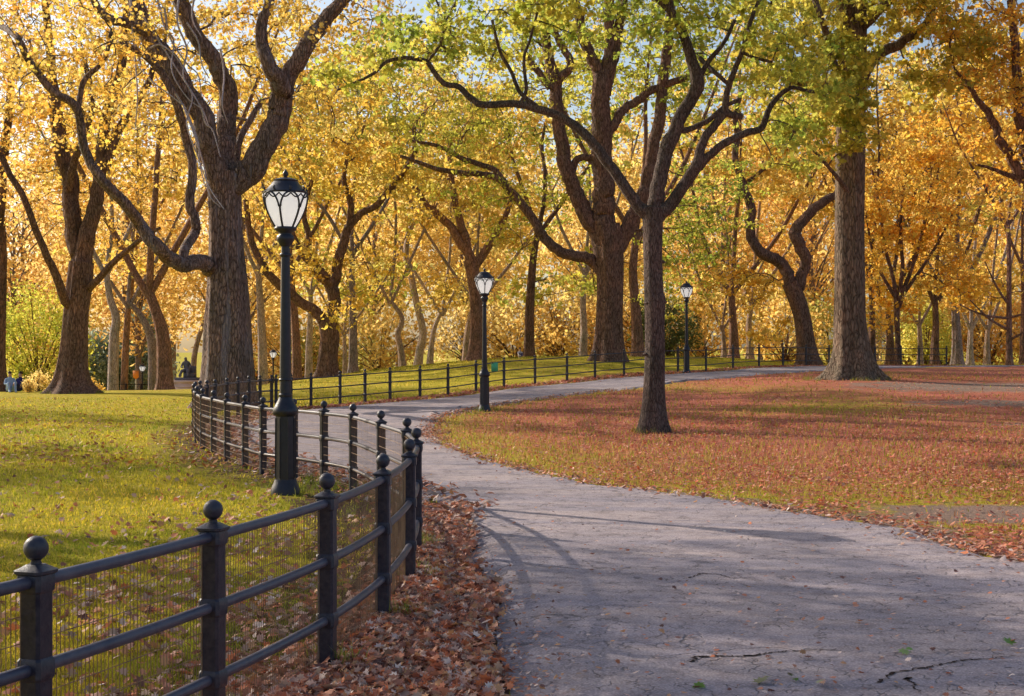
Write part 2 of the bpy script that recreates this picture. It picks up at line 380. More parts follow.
anch = [(Lp[0], Rp[0]), ((-.03, 6.9), Rp[3]), ((-.35, 12.6), Rp[8]), (tuple(off_near[15]), ray(520, 469)), (tuple(off_near[21]), ray(437, 440)), ((-5.7, 40.2), ray(433, 430)),
        (tuple(off_far[5]), ray(445, 417)), (tuple(off_far[9]), ray(490, 406.5)), (tuple(off_far[13]), ray(590, 393)), (tuple(off_far[17]), ray(701, 379.5)), (Lp[-2], Rp[-2]), (Lp[-1], Rp[-1])]
ls, rs = [], []
for (l, r), n in zip(anch, [30, 46, 30, 24, 24, 16, 24, 24, 30, 30, 14, 1]):
    ls.append((nearest_s(Lc, l), n)); rs.append(nearest_s(Rc, r))
fl, fr = [], []
for i in range(len(anch)-1):
    n = ls[i][1]
    fl += list(np.linspace(ls[i][0], ls[i+1][0], n, endpoint=False)); fr += list(np.linspace(rs[i], rs[i+1], n, endpoint=False))
fl.append(ls[-1][0]); fr.append(rs[-1])
LL = resamp(Lc, fl)[0]; RR = resamp(Rc, fr)[0]
nz = np.random.default_rng(5)
LL = LL+nz.normal(0, .025, LL.shape); RR = RR+nz.normal(0, .045, RR.shape)
NC = 24; tt = np.linspace(0, 1, NC)[None, :, None]
PG = LL[:, None, :]*(1-tt)+RR[:, None, :]*tt
PZ = gz(PG[..., 0], PG[..., 1])+.03-.06*((np.abs(tt[..., 0]-.5)*2) > .999)
b = MB(); b.grid(np.concatenate([PG, PZ[..., None]], -1)[:, ::-1], close=False)
path = b.build('path', M['asphalt'], smooth=True); tag(path, 'old cracked grey asphalt footpath curving between the lawns', kind='structure')
poly = np.vstack([LL, RR[::-1]])
def in_path(x, y):
    x = np.asarray(x); y = np.asarray(y); ins = np.zeros(x.shape, bool); n = len(poly); j = n-1
    for i in range(n):
        xi, yi = poly[i]; xj, yj = poly[j]
        if yi != yj:
            c = ((yi > y) != (yj > y)) & (x < (xj-xi)*(y-yi)/(yj-yi)+xi); ins ^= c
        j = i
    return ins
def dist_line(x, y, pl):
    x = np.asarray(x, float); y = np.asarray(y, float); d = np.full(x.shape, 1e9); pl = np.asarray(pl)
    for a, b2 in zip(pl[:-1], pl[1:]):
        ab = b2-a; t = np.clip(((x-a[0])*ab[0]+(y-a[1])*ab[1])/(ab@ab+1e-9), 0, 1)
        d = np.minimum(d, np.hypot(x-a[0]-t*ab[0], y-a[1]-t*ab[1]))
    return d
fence_all = np.array(near+far[1:])
Rc_s = Rc[::3]
# side test: right of the inner path edge = right lawn
def right_lawn(x, y):
    pg = np.vstack([Rc_s, [[90, 130], [300, 130], [300, -12]]])
    ins = np.zeros(np.shape(x), bool); n = len(pg); j = n-1
    for i in range(n):
        xi, yi = pg[i]; xj, yj = pg[j]
        if yi != yj: ins ^= ((yi > y) != (yj > y)) & (x < (xj-xi)*(y-yi)/(yj-yi)+xi)
        j = i
    return ins
def vnoise(x, y, s, seed=0):
    r = np.random.default_rng(seed); v = 0
    for k in range(6):
        a = r.uniform(0, 2*PI); f = s*r.uniform(.6, 1.8); p = r.uniform(0, 6.28)
        v = v+np.sin((x*math.cos(a)+y*math.sin(a))*f+p+1.3*np.sin((x*math.sin(a)-y*math.cos(a))*f*.7+p*2))
    return v/6
def masks(x, y):
    x = np.asarray(x, float); y = np.asarray(y, float)
    rl = right_lawn(x, y).astype(float)
    df = dist_line(x, y, fence_all); dr = dist_line(x, y, Rc_s[5:])
    nb = vnoise(x, y, .55, 3)
    rust = rl*np.clip(.78+.45*nb-.5*np.exp(-dr/1.2)*(x < 3.0), 0, 1)
    # green-ish strip along the inner path edge and around lamp 2
    rust = np.where((rl < .5), .10+.14*nb, rust)
    far_l = (rl < .5) & (y > 40)
    rust = np.where(far_l, .22+.2*nb+.5*np.exp(-df/.8), rust)
    dirt = np.zeros_like(x)
    dirt = np.maximum(dirt, 1.1*np.exp(-(((x-14.5)/5)**2+((y-41)/3.2)**2)))
    dirt = np.maximum(dirt, 1.0*np.exp(-(((x-12.5)/3.5)**2+((y-33.5)/1.4)**2)))
    dirt = np.maximum(dirt, 1.0*np.exp(-(((x-12)/3)**2+((y-27.5)/.8)**2)))
    dirt = np.maximum(dirt, .95*np.exp(-(((x-4.6)/1.5)**2+((y-14.3)/1.0)**2)))
    dirt = np.maximum(dirt, .8*np.exp(-(((x-5.6)/1.2)**2+((y-12.2)/1.2)**2)))
    dirt = np.maximum(dirt, .9*rl*np.exp(-dr/.55)*np.clip((x-1.5)/1.5, 0, 1)*(y < 18))
    soil = np.zeros_like(x)
    side = (df < .95)
    soil = np.where((rl < .5) & (df < .9), .85-.35*df, soil)
    bank = (rl < .5) & (y < 14) & (x > -1.2) & (~in_path(x, y)); soil = np.where(bank, np.maximum(soil, .9), soil)
    soil = soil*np.where(y < 16, 1, .75)
    return rust, dirt, soil
# terrain sheet (polar fan about the viewpoint, reaching the horizon)
ang = np.concatenate([np.radians(np.linspace(-180, -27, 40, endpoint=False)), np.radians(np.linspace(-27, 27, 300, endpoint=False)), np.radians(np.linspace(27, 180, 40, endpoint=False))])
rr = np.exp(np.linspace(math.log(.4), math.log(1500), 330))
A, R = np.meshgrid(ang, rr); X = R*np.sin(A); Y = R*np.cos(A); Z = gz(X, Y)
inp = in_path(X, Y); Z = Z-np.where(inp, .04, 0)
mr, md, ms = masks(X.ravel(), Y.ravel())
b = MB(); b.grid(np.stack([X, Y, Z], -1)[:, ::-1]); b.fan(np.stack([X[0], Y[0], Z[0]], -1))
V = np.vstack(b.v); cols = np.zeros((len(V), 3))
cc = np.stack([mr, md, ms], 1).reshape(X.shape+(3,))[:, ::-1].reshape(-1, 3); cols[:len(cc)] = cc
g = mkmesh('ground', V, b.f, M['ground'], None, True, cols=cols, attr='mask')
tag(g, 'rolling park ground, green lawn and leaf covered turf', kind='structure')

# ------------------------------------------------------------------ fences
def build_fence(pts, root, wire, heights=(.885, .58, .27), origin=None, simple=False):
    z0 = [gzf(x, y) for x, y in pts]; n = len(pts)
    ox, oy, oz = root.location
    P3 = np.array([(x-ox, y-oy, z-oz) for (x, y), z in zip(pts, z0)])
    tan = np.gradient(P3[:, :2], axis=0)
    for i in range(n):
        a = math.atan2(tan[i, 1], tan[i, 0]); c = P3[i]; w = .043 if not simple else .038
        m = MB()
        k = 8; aa = np.linspace(0, 2*PI, k, endpoint=False)+PI/8
        # chamfered square post
        def ring(hw, z, ch=.25):
            q = hw*(1-ch); pp = [(hw, -q), (hw, q), (q, hw), (-q, hw), (-hw, q), (-hw, -q), (-q, -hw), (q, -hw)]
            cs, sn = math.cos(a), math.sin(a)
            return [[c[0]+x*cs-y*sn, c[1]+x*sn+y*cs, c[2]+z] for x, y in pp]
        prof = [(w, -.15), (w, .90), (w*1.05, .905), (w*1.35, .915), (w*1.38, .925), (w*.95, .935), (w*.6, .945)]
        rings = [ring(h, z) for h, z in prof]; m.grid(rings); m.fan(rings[-1])
        for hz in heights:                    # rail collars
            rg = [ring(w*q, hz+z) for q, z in ((1.0, -.04), (1.16, -.03), (1.2, 0), (1.16, .03), (1.0, .04))]; m.grid(rg)
        o = m.build('post', M['iron'], root, smooth=True); flat_shade_angle(o, 35)
        f = MB(); kk = 20 if not simple else 10
        pr = [(.018, .94), (.02, .95), (.016, .958), (.024, .964)] + [(.043*math.sin(t), 1.0-.043*math.cos(t)*1.02) for t in np.linspace(.6, PI-.05, 12)]
        f.lathe(pr, kk, (c[0], c[1], c[2])); f.build('ball_finial', M['iron'], o)
    dense = catmull(P3, per=8)
    for hz in heights:
        m = MB(); q = dense.copy(); q[:, 2] += hz
        m.tube(q, .0235 if not simple else .019, 12 if not simple else 8, caps=True)
        m.build('rail', M['rail_iron'] if not simple else M['iron'], root)
    if wire:
        for i in range(n-1):
            seg = dense[i*8:(i+1)*8+1]; s = np.concatenate([[0], np.cumsum(np.linalg.norm(np.diff(seg, axis=0), axis=1))]); L = s[-1]
            tn = seg[-1]-seg[0]; nn = np.array([tn[1], -tn[0], 0]); nn /= np.linalg.norm(nn); shift = -.027*nn    # mesh on the lawn side of the rails
            m = MB(); cnt = max(6, int(L/.0255)); rw = .0019 if P3[i, 1]+oy < 12 else .0017
            for t in np.linspace(.05, L-.05, cnt):
                p = np.array([np.interp(t, s, seg[:, j]) for j in range(3)])+shift
                j = rnd.gauss(0, .0015)
                m.tube([p+[j, 0, .06], p+[0, j, .47], p+[-j, 0, .88]], rw if P3[i, 1]+oy < 12 else .0009, 3)
            for hz in np.linspace(.08, .87, 9):
                m.tube(seg+shift*1.08+np.array([0, 0, hz+rnd.gauss(0, .002)]), rw*1.35, 3)
            m.build('wire_mesh', M['wire'], root, smooth=True)
r = empty('iron_fence', (near[0][0], near[0][1], gzf(*near[0])), 'near black iron fence with ball topped posts and fine wire mesh beside the path', 'fence')
build_fence(near, r, True)
far_off = [(x, y) for x, y in far]; far_off[0] = (far[0][0]+.12, far[0][1]+.06)
r = empty('iron_fence', (far[0][0], far[0][1], gzf(*far[0])), 'far black iron post and rail fence following the outer edge of the path', 'fence')
build_fence(far_off, r, False, simple=True)
# low dark fence at the back left of the lawn
lf = [ray(px, 391) for px in (96,)]
lowf = [((px-CX)*88/F, 88.0) for px in (98, 112, 126, 141, 156, 171)]
r = empty('low_fence', (lowf[0][0], 88, gzf(lowf[0][0], 88)), 'low dark rail fence behind the lawn crest near the orange sign', 'fence')
top = CAMZ-(383.5-HY)*88/F
for i, (x, y) in enumerate(lowf):
    m = MB(); zz = gzf(x, y)-r.location[2]; m.box((x-lowf[0][0], 0, (zz-.2+top-r.location[2])/2), (.09, .09, top-r.location[2]-zz+.2)); m.build('post', M['crack'], r, False)
for dz in (.05, .4, .75):
    m = MB(); m.tube([(0, 0, top-r.location[2]-dz), (lowf[-1][0]-lowf[0][0], 0, top-r.location[2]-dz)], .025, 6, True); m.build('rail', M['crack'], r)

# ------------------------------------------------------------------ lamps
def lamp(x, y, label, H=3.7, rz=0, z=None):
    z = gzf(x, y) if z is None else z
    k = H/3.7
    r = empty('street_lamp', (x, y, z-.01), label, 'lamp post', 'cast iron park lamp posts', rz)
    m = MB(); oct_ = 8
    m.lathe([(.17*k, -.1), (.17*k, .05*k), (.155*k, .1*k), (.135*k, .14*k), (.125*k, .18*k)], 16); m.lathe([(.118*k, .16*k), (.115*k, .55*k), (.112*k, .9*k)], 8, rot=PI/8)
    for a in range(8):
        t = a*PI/4+PI/8; m.tube([(.116*k*math.cos(t), .116*k*math.sin(t), .2*k), (.113*k*math.cos(t), .113*k*math.sin(t), .88*k)], .01*k, 5)
    m.lathe([(.11*k, .9*k), (.14*k, .925*k), (.148*k, .955*k), (.143*k, .985*k), (.118*k, 1.03*k), (.09*k, 1.08*k), (.075*k, 1.12*k), (.08*k, 1.13*k), (.08*k, 1.15*k), (.065*k, 1.165*k)], 20)
    o = m.build('base', M['lamp_iron'], r); flat_shade_angle(o, 40)
    m = MB(); m.lathe([(.066*k, 1.15*k), (.062*k, 1.6*k), (.052*k, 2.5*k), (.046*k, 2.88*k)], 16, fl=lambda a, z: .05*np.cos(8*a))
    m.lathe([(.045*k, 1.3*k), (.075*k, 1.305*k), (.075*k, 1.33*k), (.05*k, 1.335*k)], 16); m.lathe([(.045*k, 2.72*k), (.066*k, 2.73*k), (.066*k, 2.76*k), (.045*k, 2.77*k)], 16)
    m.lathe([(.05*k, 2.84*k), (.075*k, 2.87*k), (.1*k, 2.92*k), (.1*k, 2.96*k), (.07*k, 2.98*k), (.075*k, 3.0*k), (.125*k, 3.03*k), (.13*k, 3.06*k), (.1*k, 3.07*k)], 20)
    m.build('shaft', M['lamp_iron'], r)
    def gr(z):    # globe radius (m at k=1) for z in 3.06..3.5
        t = (z-3.06)/.42; return .105+.138*math.sin(min(1, max(0, t))*PI*.56)**.9 if t < 1 else .2
    m = MB(); zs = np.linspace(3.06, 3.47, 14); m.lathe([(gr(z)*k, z*k) for z in zs], 24)
    m.build('globe', M['glass'], r)
    m = MB()
    nr = 6
    for i in range(nr):
        t = i*2*PI/nr+PI/8
        m.tube([((gr(z)+.006)*k*math.cos(t+.0), (gr(z)+.006)*k*math.sin(t), z*k) for z in np.linspace(3.05, 3.30, 7)], .013*k, 5)
        for sg in (-1, 1):   # each rib splits in two curls under the crown
            pts = []
            for q in np.linspace(0, 1, 8):
                z = 3.28+.17*math.sin(q*PI/2); tq = t+sg*(PI/nr)*(.08+.9*q**1.6)
                pts.append(((gr(z)+.008)*k*math.cos(tq), (gr(z)+.008)*k*math.sin(tq), z*k))
            m.tube(pts, .0115*k, 5)
            pts = []
            for q in np.linspace(0, 1, 9):
                z = 3.435-.045*math.sin(q*PI); tq = t+sg*(PI/nr)*q
                pts.append(((gr(z)+.01)*k*math.cos(tq), (gr(z)+.01)*k*math.sin(tq), z*k))
            m.tube(pts, .0085*k, 5)
    aa = np.linspace(0, 2*PI, 25)
    m.build('rib_cage', M['lamp_iron'], r)
    m = MB(); m.lathe([(.2*k, 3.44*k), (.25*k, 3.445*k), (.256*k, 3.46*k), (.24*k, 3.475*k), (.21*k, 3.5*k), (.175*k, 3.54*k), (.15*k, 3.575*k), (.135*k, 3.585*k), (.14*k, 3.6*k), (.11*k, 3.615*k), (.05*k, 3.63*k), (.02*k, 3.635*k)], 24)
    cp = m.build('cap', M['lamp_iron'], r); flat_shade_angle(cp, 50)
    for i in range(8):
        t = i*PI/4+PI/8
        m2 = MB(); m2.tube([(.225*k*math.cos(t), .225*k*math.sin(t), 3.46*k), (.25*k*math.cos(t), .25*k*math.sin(t), 3.5*k), (.235*k*math.cos(t), .235*k*math.sin(t), 3.515*k)], .012*k, 5, True)
        m2.build('acroterion', M['lamp_iron'], cp)
    m = MB(); m.lathe([(.018*k, 3.62*k), (.02*k, 3.64*k), (.034*k, 3.665*k), (.03*k, 3.69*k), (.012*k, 3.71*k), (.004*k, 3.73*k)], 12); m.build('finial', M['lamp_iron'], cp)
    return r
lx = lambda px, s: ((px-CX)/s, F/s)
lamp(*lx(285.5, 86), 'tallest nearest park lamp post standing inside the near fence', H=3.76, rz=.0)
x2, y2 = ray(484.5, 415.5); lamp((484.5-CX)/38.6, F/38.6, 'middle park lamp post on the inner lawn edge where the path bends', rz=.2)
lamp((686.5-CX)/24.9, F/24.9, 'park lamp post behind the far fence, right of the young tree', rz=.5)
lamp((273-CX)*150/F, 116, 'tiny distant lamp post seen left of the nearest lamp shaft', rz=.1) if False else None
def lamp_far(px, ptop, d, label):
    x = (px-CX)*d/F; top = CAMZ-(ptop-HY)*d/F; lamp(x, d, label, z=top-3.7)
lamp_far(273.2, 348.5, 100, 'distant lamp post between the grey trunk and the nearest lamp shaft')
lamp_far(142.3, 363, 112, 'distant dark lamp post beside the orange sign on the left')
lamp_far(252.5, 364, 128, 'smallest distant lamp post close to the right side of the big fence elm')

# ------------------------------------------------------------------ trees
PAL = {
 'gold':   [(.88, .55, .09), (.92, .63, .13), (.82, .45, .07), (.88, .51, .09), (.64, .51, .09), (.94, .76, .28)],
 'amber':  [(.90, .50, .09), (.93, .60, .14), (.80, .36, .06), (.86, .44, .08), (.94, .71, .25), (.62, .46, .09)],
 'orange': [(.94, .50, .06), (.95, .62, .11), (.90, .36, .05), (.94, .56, .08), (.95, .70, .18)],
 'ygreen': [(.56, .56, .08), (.74, .63, .10), (.38, .46, .07), (.80, .64, .11), (.48, .51, .08)],
 'green':  [(.24, .36, .06), (.34, .44, .07), (.54, .56, .08), (.18, .29, .05), (.70, .62, .10)],
 'oak':    [(.32, .42, .07), (.48, .51, .08), (.24, .34, .06), (.68, .61, .10), (.80, .64, .11)],
 'blueg':  [(.34, .56, .55), (.42, .64, .62), (.3, .48, .5), (.46, .62, .56)],
 'pale':   [(.93, .72, .28), (.94, .78, .34), (.92, .64, .2), (.93, .7, .24)],
 'dkgreen': [(.10, .15, .05), (.14, .19, .055), (.07, .11, .045)],
}
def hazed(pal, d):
    f = float(np.clip((d-72)/160, 0, .32)); return np.array(PAL[pal])*(1-f)+np.array([.95, .80, .42])*f  # far leaf palettes fade toward cream, distance haze painted into the colour
# leaf templates: (verts, quads) in unit length along +y
def tmpl(kind):
    if kind == 'simple':
        v = np.array([(0, -.05, 0), (.33, .3, .1), (.2, .68, .07), (.02, 1.1, -.06), (-.24, .62, .06), (-.36, .26, .1)])
        return v, np.array([[0, 1, 2, 3], [0, 3, 4, 5]])
    if kind == 'lobed':
        o = [(0, 0), (.12, .18), (.45, .12), (.32, .32), (.55, .5), (.28, .52), (.3, .78), (.1, .72), (0, 1)]
        right = [(x, y, .22*abs(x)+.1*(y-.5)**2) for x, y in o]; left = [(-x, y, z) for x, y, z in right[1:-1]]
        v = np.array(right+left); c = len(v); v = np.vstack([v, [[0, .45, 0]]])
        idx = list(range(9))+[8+7-i for i in range(7)]
        idx = list(range(9))+list(range(15, 8, -1))
        f = [[idx[i], idx[(i+1) % len(idx)], c] for i in range(len(idx))]
        return v, np.array(f)
    if kind == 'blade':
        return np.array([(-.5, 0, 0), (.5, 0, 0), (.32, .55, .0), (-.32, .55, 0), (0, 1, .12)]), None
def scatter_leaves(ctr, size, cols, kind='simple', tilt='random', r=rng, curl=None):
    v, f = tmpl(kind); n = len(ctr); k = len(v)
    v = v-np.array([0, .5, 0])
    if tilt == 'random':
        q = r.normal(size=(n, 4)); q[:, 3] *= .8
    q = r.normal(size=(n, 4)) if tilt == 'random' else None
    if tilt == 'random':
        q /= np.linalg.norm(q, axis=1)[:, None]; w, x, y, z = q.T
        Rm = np.stack([1-2*(y*y+z*z), 2*(x*y-z*w), 2*(x*z+y*w), 2*(x*y+z*w), 1-2*(x*x+z*z), 2*(y*z-x*w), 2*(x*z-y*w), 2*(y*z+x*w), 1-2*(x*x+y*y)], 1).reshape(n, 3, 3)
    else:
        a = r.uniform(0, 2*PI, n); t = r.normal(0, tilt, n); s = r.normal(0, tilt, n)
        ca, sa = np.cos(a), np.sin(a); ct, st = np.cos(t), np.sin(t); cs, ss = np.cos(s), np.sin(s)
        Z = np.zeros(n); O = np.ones(n)
        Rz = np.stack([ca, -sa, Z, sa, ca, Z, Z, Z, O], 1).reshape(n, 3, 3)
        Rx = np.stack([O, Z, Z, Z, ct, -st, Z, st, ct], 1).reshape(n, 3, 3)
        Ry = np.stack([cs, Z, ss, Z, O, Z, -ss, Z, cs], 1).reshape(n, 3, 3)
        Rm = Rz@Rx@Ry
    vv = np.broadcast_to(v, (n, k, 3)).copy()
    if curl is not None: vv[:, :, 2] *= r.uniform(-curl, curl, n)[:, None]*4
    vv = vv*np.asarray(size)[:, None, None]
    vv[:, :, 0] *= r.uniform(.7, 1.15, n)[:, None]
    out = np.einsum('nij,nkj->nki', Rm, vv)+ctr[:, None, :]
    F2 = (f[None]+(np.arange(n)*k)[:, None, None]).reshape(-1, f.shape[1])
    c = np.repeat(cols, k, axis=0)
    return out.reshape(-1, 3), F2, c
def grow(nodes, rad, targets, tipr, wobble=.12, k=.35, r=rng):
    """connect every target to the nearest point of the branch network; returns polylines and radii"""
    nodes = [np.array(n) for n in nodes]; maxn = len(nodes)+len(targets)*6
    A = np.zeros((maxn, 3)); plen = np.zeros(maxn); n = len(nodes); A[:n] = np.array(nodes); base_n = n
    par = [-1]*n; cr = list(rad)
    d0 = np.array([np.min(np.linalg.norm(A[:n]-t, axis=1)) for t in targets]); order = np.argsort(d0); paths = []
    for ti in order:
        t = targets[ti]; d = np.linalg.norm(A[:n]-t, axis=1)+k*plen[:n]
        # branches prefer to rise toward their tips
        d = d+np.maximum(0, A[:n, 2]-t[2])*.35
        j = int(np.argmin(d)); s = A[j]; L = np.linalg.norm(t-s)
        if L < .05: continue
        m = 5 if L > 1.2 else 3
        mid = r.normal(0, wobble*L, 3)*np.array([1, 1, .5])+np.array([0, 0, .12*L])
        idx = [j]
        for q in range(1, m+1):
            f = q/m; p = s*(1-f)+t*f+mid*math.sin(PI*f)+r.normal(0, .03*L, 3)*(f < 1)
            A[n] = p; plen[n] = plen[j]+L*f; par.append(idx[-1]); idx.append(n); n += 1
        paths.append(idx)
    cnt = np.zeros(n)
    for idx in paths: cnt[idx[-1]] += 1
    for i in range(n-1, base_n-1, -1):
        cnt[par[i]] += cnt[i] if par[i] >= 0 else 0
    R = tipr*np.maximum(1, cnt)**.42
    for i in range(base_n): R[i] = min(R[i], rad[i]*.8)
    return A[:n], R, paths
def limb_pts(l, d0, s, x0, wander=None):
    """l = list of (px, py, r_px[, dy]) -> world points relative handled by caller"""
    pts, rad = [], []
    for i, q in enumerate(l):
        dy = q[3] if len(q) > 3 else 0
        d = d0+dy; pts.append(P(q[0], q[1], d)); rad.append(q[2]*d/F)
    return pts, rad
def blobs_points(bl, d0, n, r):
    """bl: (px, py, rx_px, ry_px, dy, ry_m, weight)"""
    w = np.array([b[6] if len(b) > 6 else b[2]*b[3] for b in bl], float); w /= w.sum(); out = []
    for b, ww in zip(bl, w):
        m = max(1, int(round(n*ww))); c = np.array(P(b[0], b[1], d0+b[4])); k = (d0+b[4])/F
        q = r.normal(size=(m, 3)); q /= np.linalg.norm(q, axis=1)[:, None]; q *= (r.uniform(.05, 1, m)**.42)[:, None]
        out.append(c+q*np.array([b[2]*k, b[5], b[3]*k]))
    return np.vstack(out)
def tree(name, label, cat, d, base, limbs, blobs, ncl, pal, bark, leaf=.13, per=45, clr=.55, flat=.6, sides=20, tipr=.008, flare=.6, group=None, seed=1, pal2=None, palf=None, kind='simple', twig=True, wander=1.0, flute=.06, collar=True, knobs=()):
    r = np.random.default_rng(seed)
    bx = (base[0]-CX)*d/F; bz = gzf(bx, d); root = empty(name, (bx, d, bz), label, cat, group); off = np.array([bx, d, bz])
    mb = MB(); nodes = []; nr = []
    for (kx, ky, kr) in knobs:
        kc = P(kx, ky, d-.05); kk_ = kr*d/F; mb.lathe([(kk_*math.sin(t_)*(1+.15*math.sin(5*t_)), -kk_*.6*math.cos(t_)) for t_ in np.linspace(.15, PI-.15, 8)], 12, kc)
    for li, l in enumerate(limbs):
        pts, rad = limb_pts(l, d, None, None)
        pts = np.array(pts); rad = np.array(rad)
        if li == 0:
            pts = np.vstack([[bx, d, bz-.15], [bx, d, bz+.02], pts]) if pts[0, 2] > bz+.05 else np.vstack([[bx, d, bz-.15], pts[1:]])
            rad = np.concatenate([[rad[0]]*(len(pts)-len(rad)), rad]) if len(pts) >= len(rad) else rad[:len(pts)]
        per_ = 10 if li == 0 else 7
        pr = catmull(np.column_stack([pts, rad]), per=per_); p = pr[:, :3]; q = np.maximum(pr[:, 3], .006)
        if li and len(p) > 6:      # gentle organic crookedness
            jit = np.cumsum(r.normal(0, 1, p.shape), axis=0); jit -= np.linspace(0, 1, len(p))[:, None]*jit[-1]; p = p+jit*q[:, None]*.10*wander
        if li == 0:
            if flare > 0:
                # denser rings near the ground
                hh = np.array([0, .08, .18, .32, .5, .75, 1.1, 1.6]); z0 = p[0, 2]; keep = p[:, 2] > z0+1.9
                zz = z0+hh; base_p = np.stack([np.interp(zz, p[:, 2], p[:, j]) for j in range(3)], 1); base_q = np.interp(zz, p[:, 2], q)
                p = np.vstack([base_p, p[keep]]); q = np.concatenate([base_q, q[keep]])
            ph = r.uniform(0, 6.28, 6); kk = 44
            def rf(rad_, pts_, a, ph=ph, p=p):
                h = np.maximum(0, pts_[:, 2]-bz)[:, None]; R = rad_[:, None]*np.ones((1, len(a)))
                fl = flute*np.sin(5*a+ph[0]+h*.25)+flute*.5*np.sin(9*a+ph[1]-h*.3)+flute*.3*np.sin(17*a+ph[2]+h*.7)
                lobe = .55+.45*np.cos(6*a+ph[3])+.25*np.cos(4*a+ph[4])
                return R*(1+fl+flare*np.exp(-h/(.28+.25*rad_[0]))*(.45+.75*lobe))
            mb.tube(p, q, kk, rfun=rf)
        else: 
            ph2 = r.uniform(0, 6.28, 2)
            mb.tube(p, q, sides if q.max() > .12 else 8, rfun=lambda R_, pp, a: R_[:, None]*(1+.06*np.sin(3*a+ph2[0]+pp[:, 2:3]*.8)+.04*np.sin(7*a+ph2[1]-pp[:, 2:3]*1.3)))
        skip = len(p)//2 if li == 0 else 0
        for i in range(skip, len(p)): nodes.append(p[i]); nr.append(q[i])
    if not ncl: mb.build('trunk', M[bark], root, True, off)
    if ncl:
        T = blobs_points(blobs, d, ncl, r)
        T = T[T[:, 2] > bz+1.2]
        A, R, paths = grow(nodes, nr, T, tipr, r=r)
        tw = mb
        for idx in paths:
            if R[idx[-2]] < .0 : continue
            rr_ = R[idx].copy(); rr_[0] = min(rr_[0], rr_[1]*1.25) ; tw.tube(A[idx], rr_, 6 if rr_[0] > .03 else 4)
        ends = np.array([A[i[-1]] for i in paths]); mids = np.array([A[i[-2]] for i in paths])
        allc = np.vstack([ends, mids]) if len(ends) else ends; allc = ends
        n = len(allc); c = np.repeat(allc, per, axis=0)
        sub = r.normal(size=(n, 5, 3))*clr*.75*np.array([1, 1, flat]); pick = r.integers(0, 5, n*per)
        along = r.uniform(.15, 1.1, (n*per, 1))          # leaves sit along the fine twigs, thicker toward the tips
        c = c+sub[np.repeat(np.arange(n), per), pick]*along**.6+r.normal(size=(n*per, 3))*clr*.3*np.array([1, 1, flat])
        if d < 76:                                        # the fine twigs themselves, joined to the branch ends
            a0 = np.repeat(ends, 5, axis=0); a1 = a0+sub.reshape(-1, 3); am = (a0+a1)/2+r.normal(size=a0.shape)*clr*.12; m_ = len(a0); tr_ = tipr*.6
            o3 = np.array([[1, 0, 0], [-.5, .6, .6], [-.5, -.6, -.6]])
            Vt = np.concatenate([a0[:, None]+o3*tr_, am[:, None]+o3*tr_*.8, a1[:, None]+o3*tr_*.4], 1).reshape(-1, 3); q0 = (np.arange(m_)*9)[:, None, None]
            qd = np.array([[k_+b_, (k_+1) % 3+b_, (k_+1) % 3+3+b_, k_+3+b_] for b_ in (0, 3) for k_ in range(3)])
            mb.add(Vt, (q0+qd[None]).reshape(-1, 4))
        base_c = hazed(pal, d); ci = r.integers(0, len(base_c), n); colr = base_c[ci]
        if pal2:
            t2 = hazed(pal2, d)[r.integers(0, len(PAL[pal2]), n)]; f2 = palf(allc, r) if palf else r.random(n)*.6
            colr = colr*(1-f2[:, None])+t2*f2[:, None]
        colr = np.repeat(colr, per, axis=0); lc = base_c[r.integers(0, len(base_c), n*per)]
        colr = (colr*.6+lc*.4)*r.uniform(.75, 1.2, (n*per, 1)); colr = np.clip(colr, .01, .9)
        mb.build('trunk', M[bark], root, True, off)
        sz = leaf*np.clip(r.lognormal(-.05, .32, n*per), .45, 1.9)
        v, f, cl = scatter_leaves(c, sz, colr, kind, 'random', r)
        mkmesh('crown', v, [f], M['leaves'], root, False, cl, off)
    return root

TREES = []
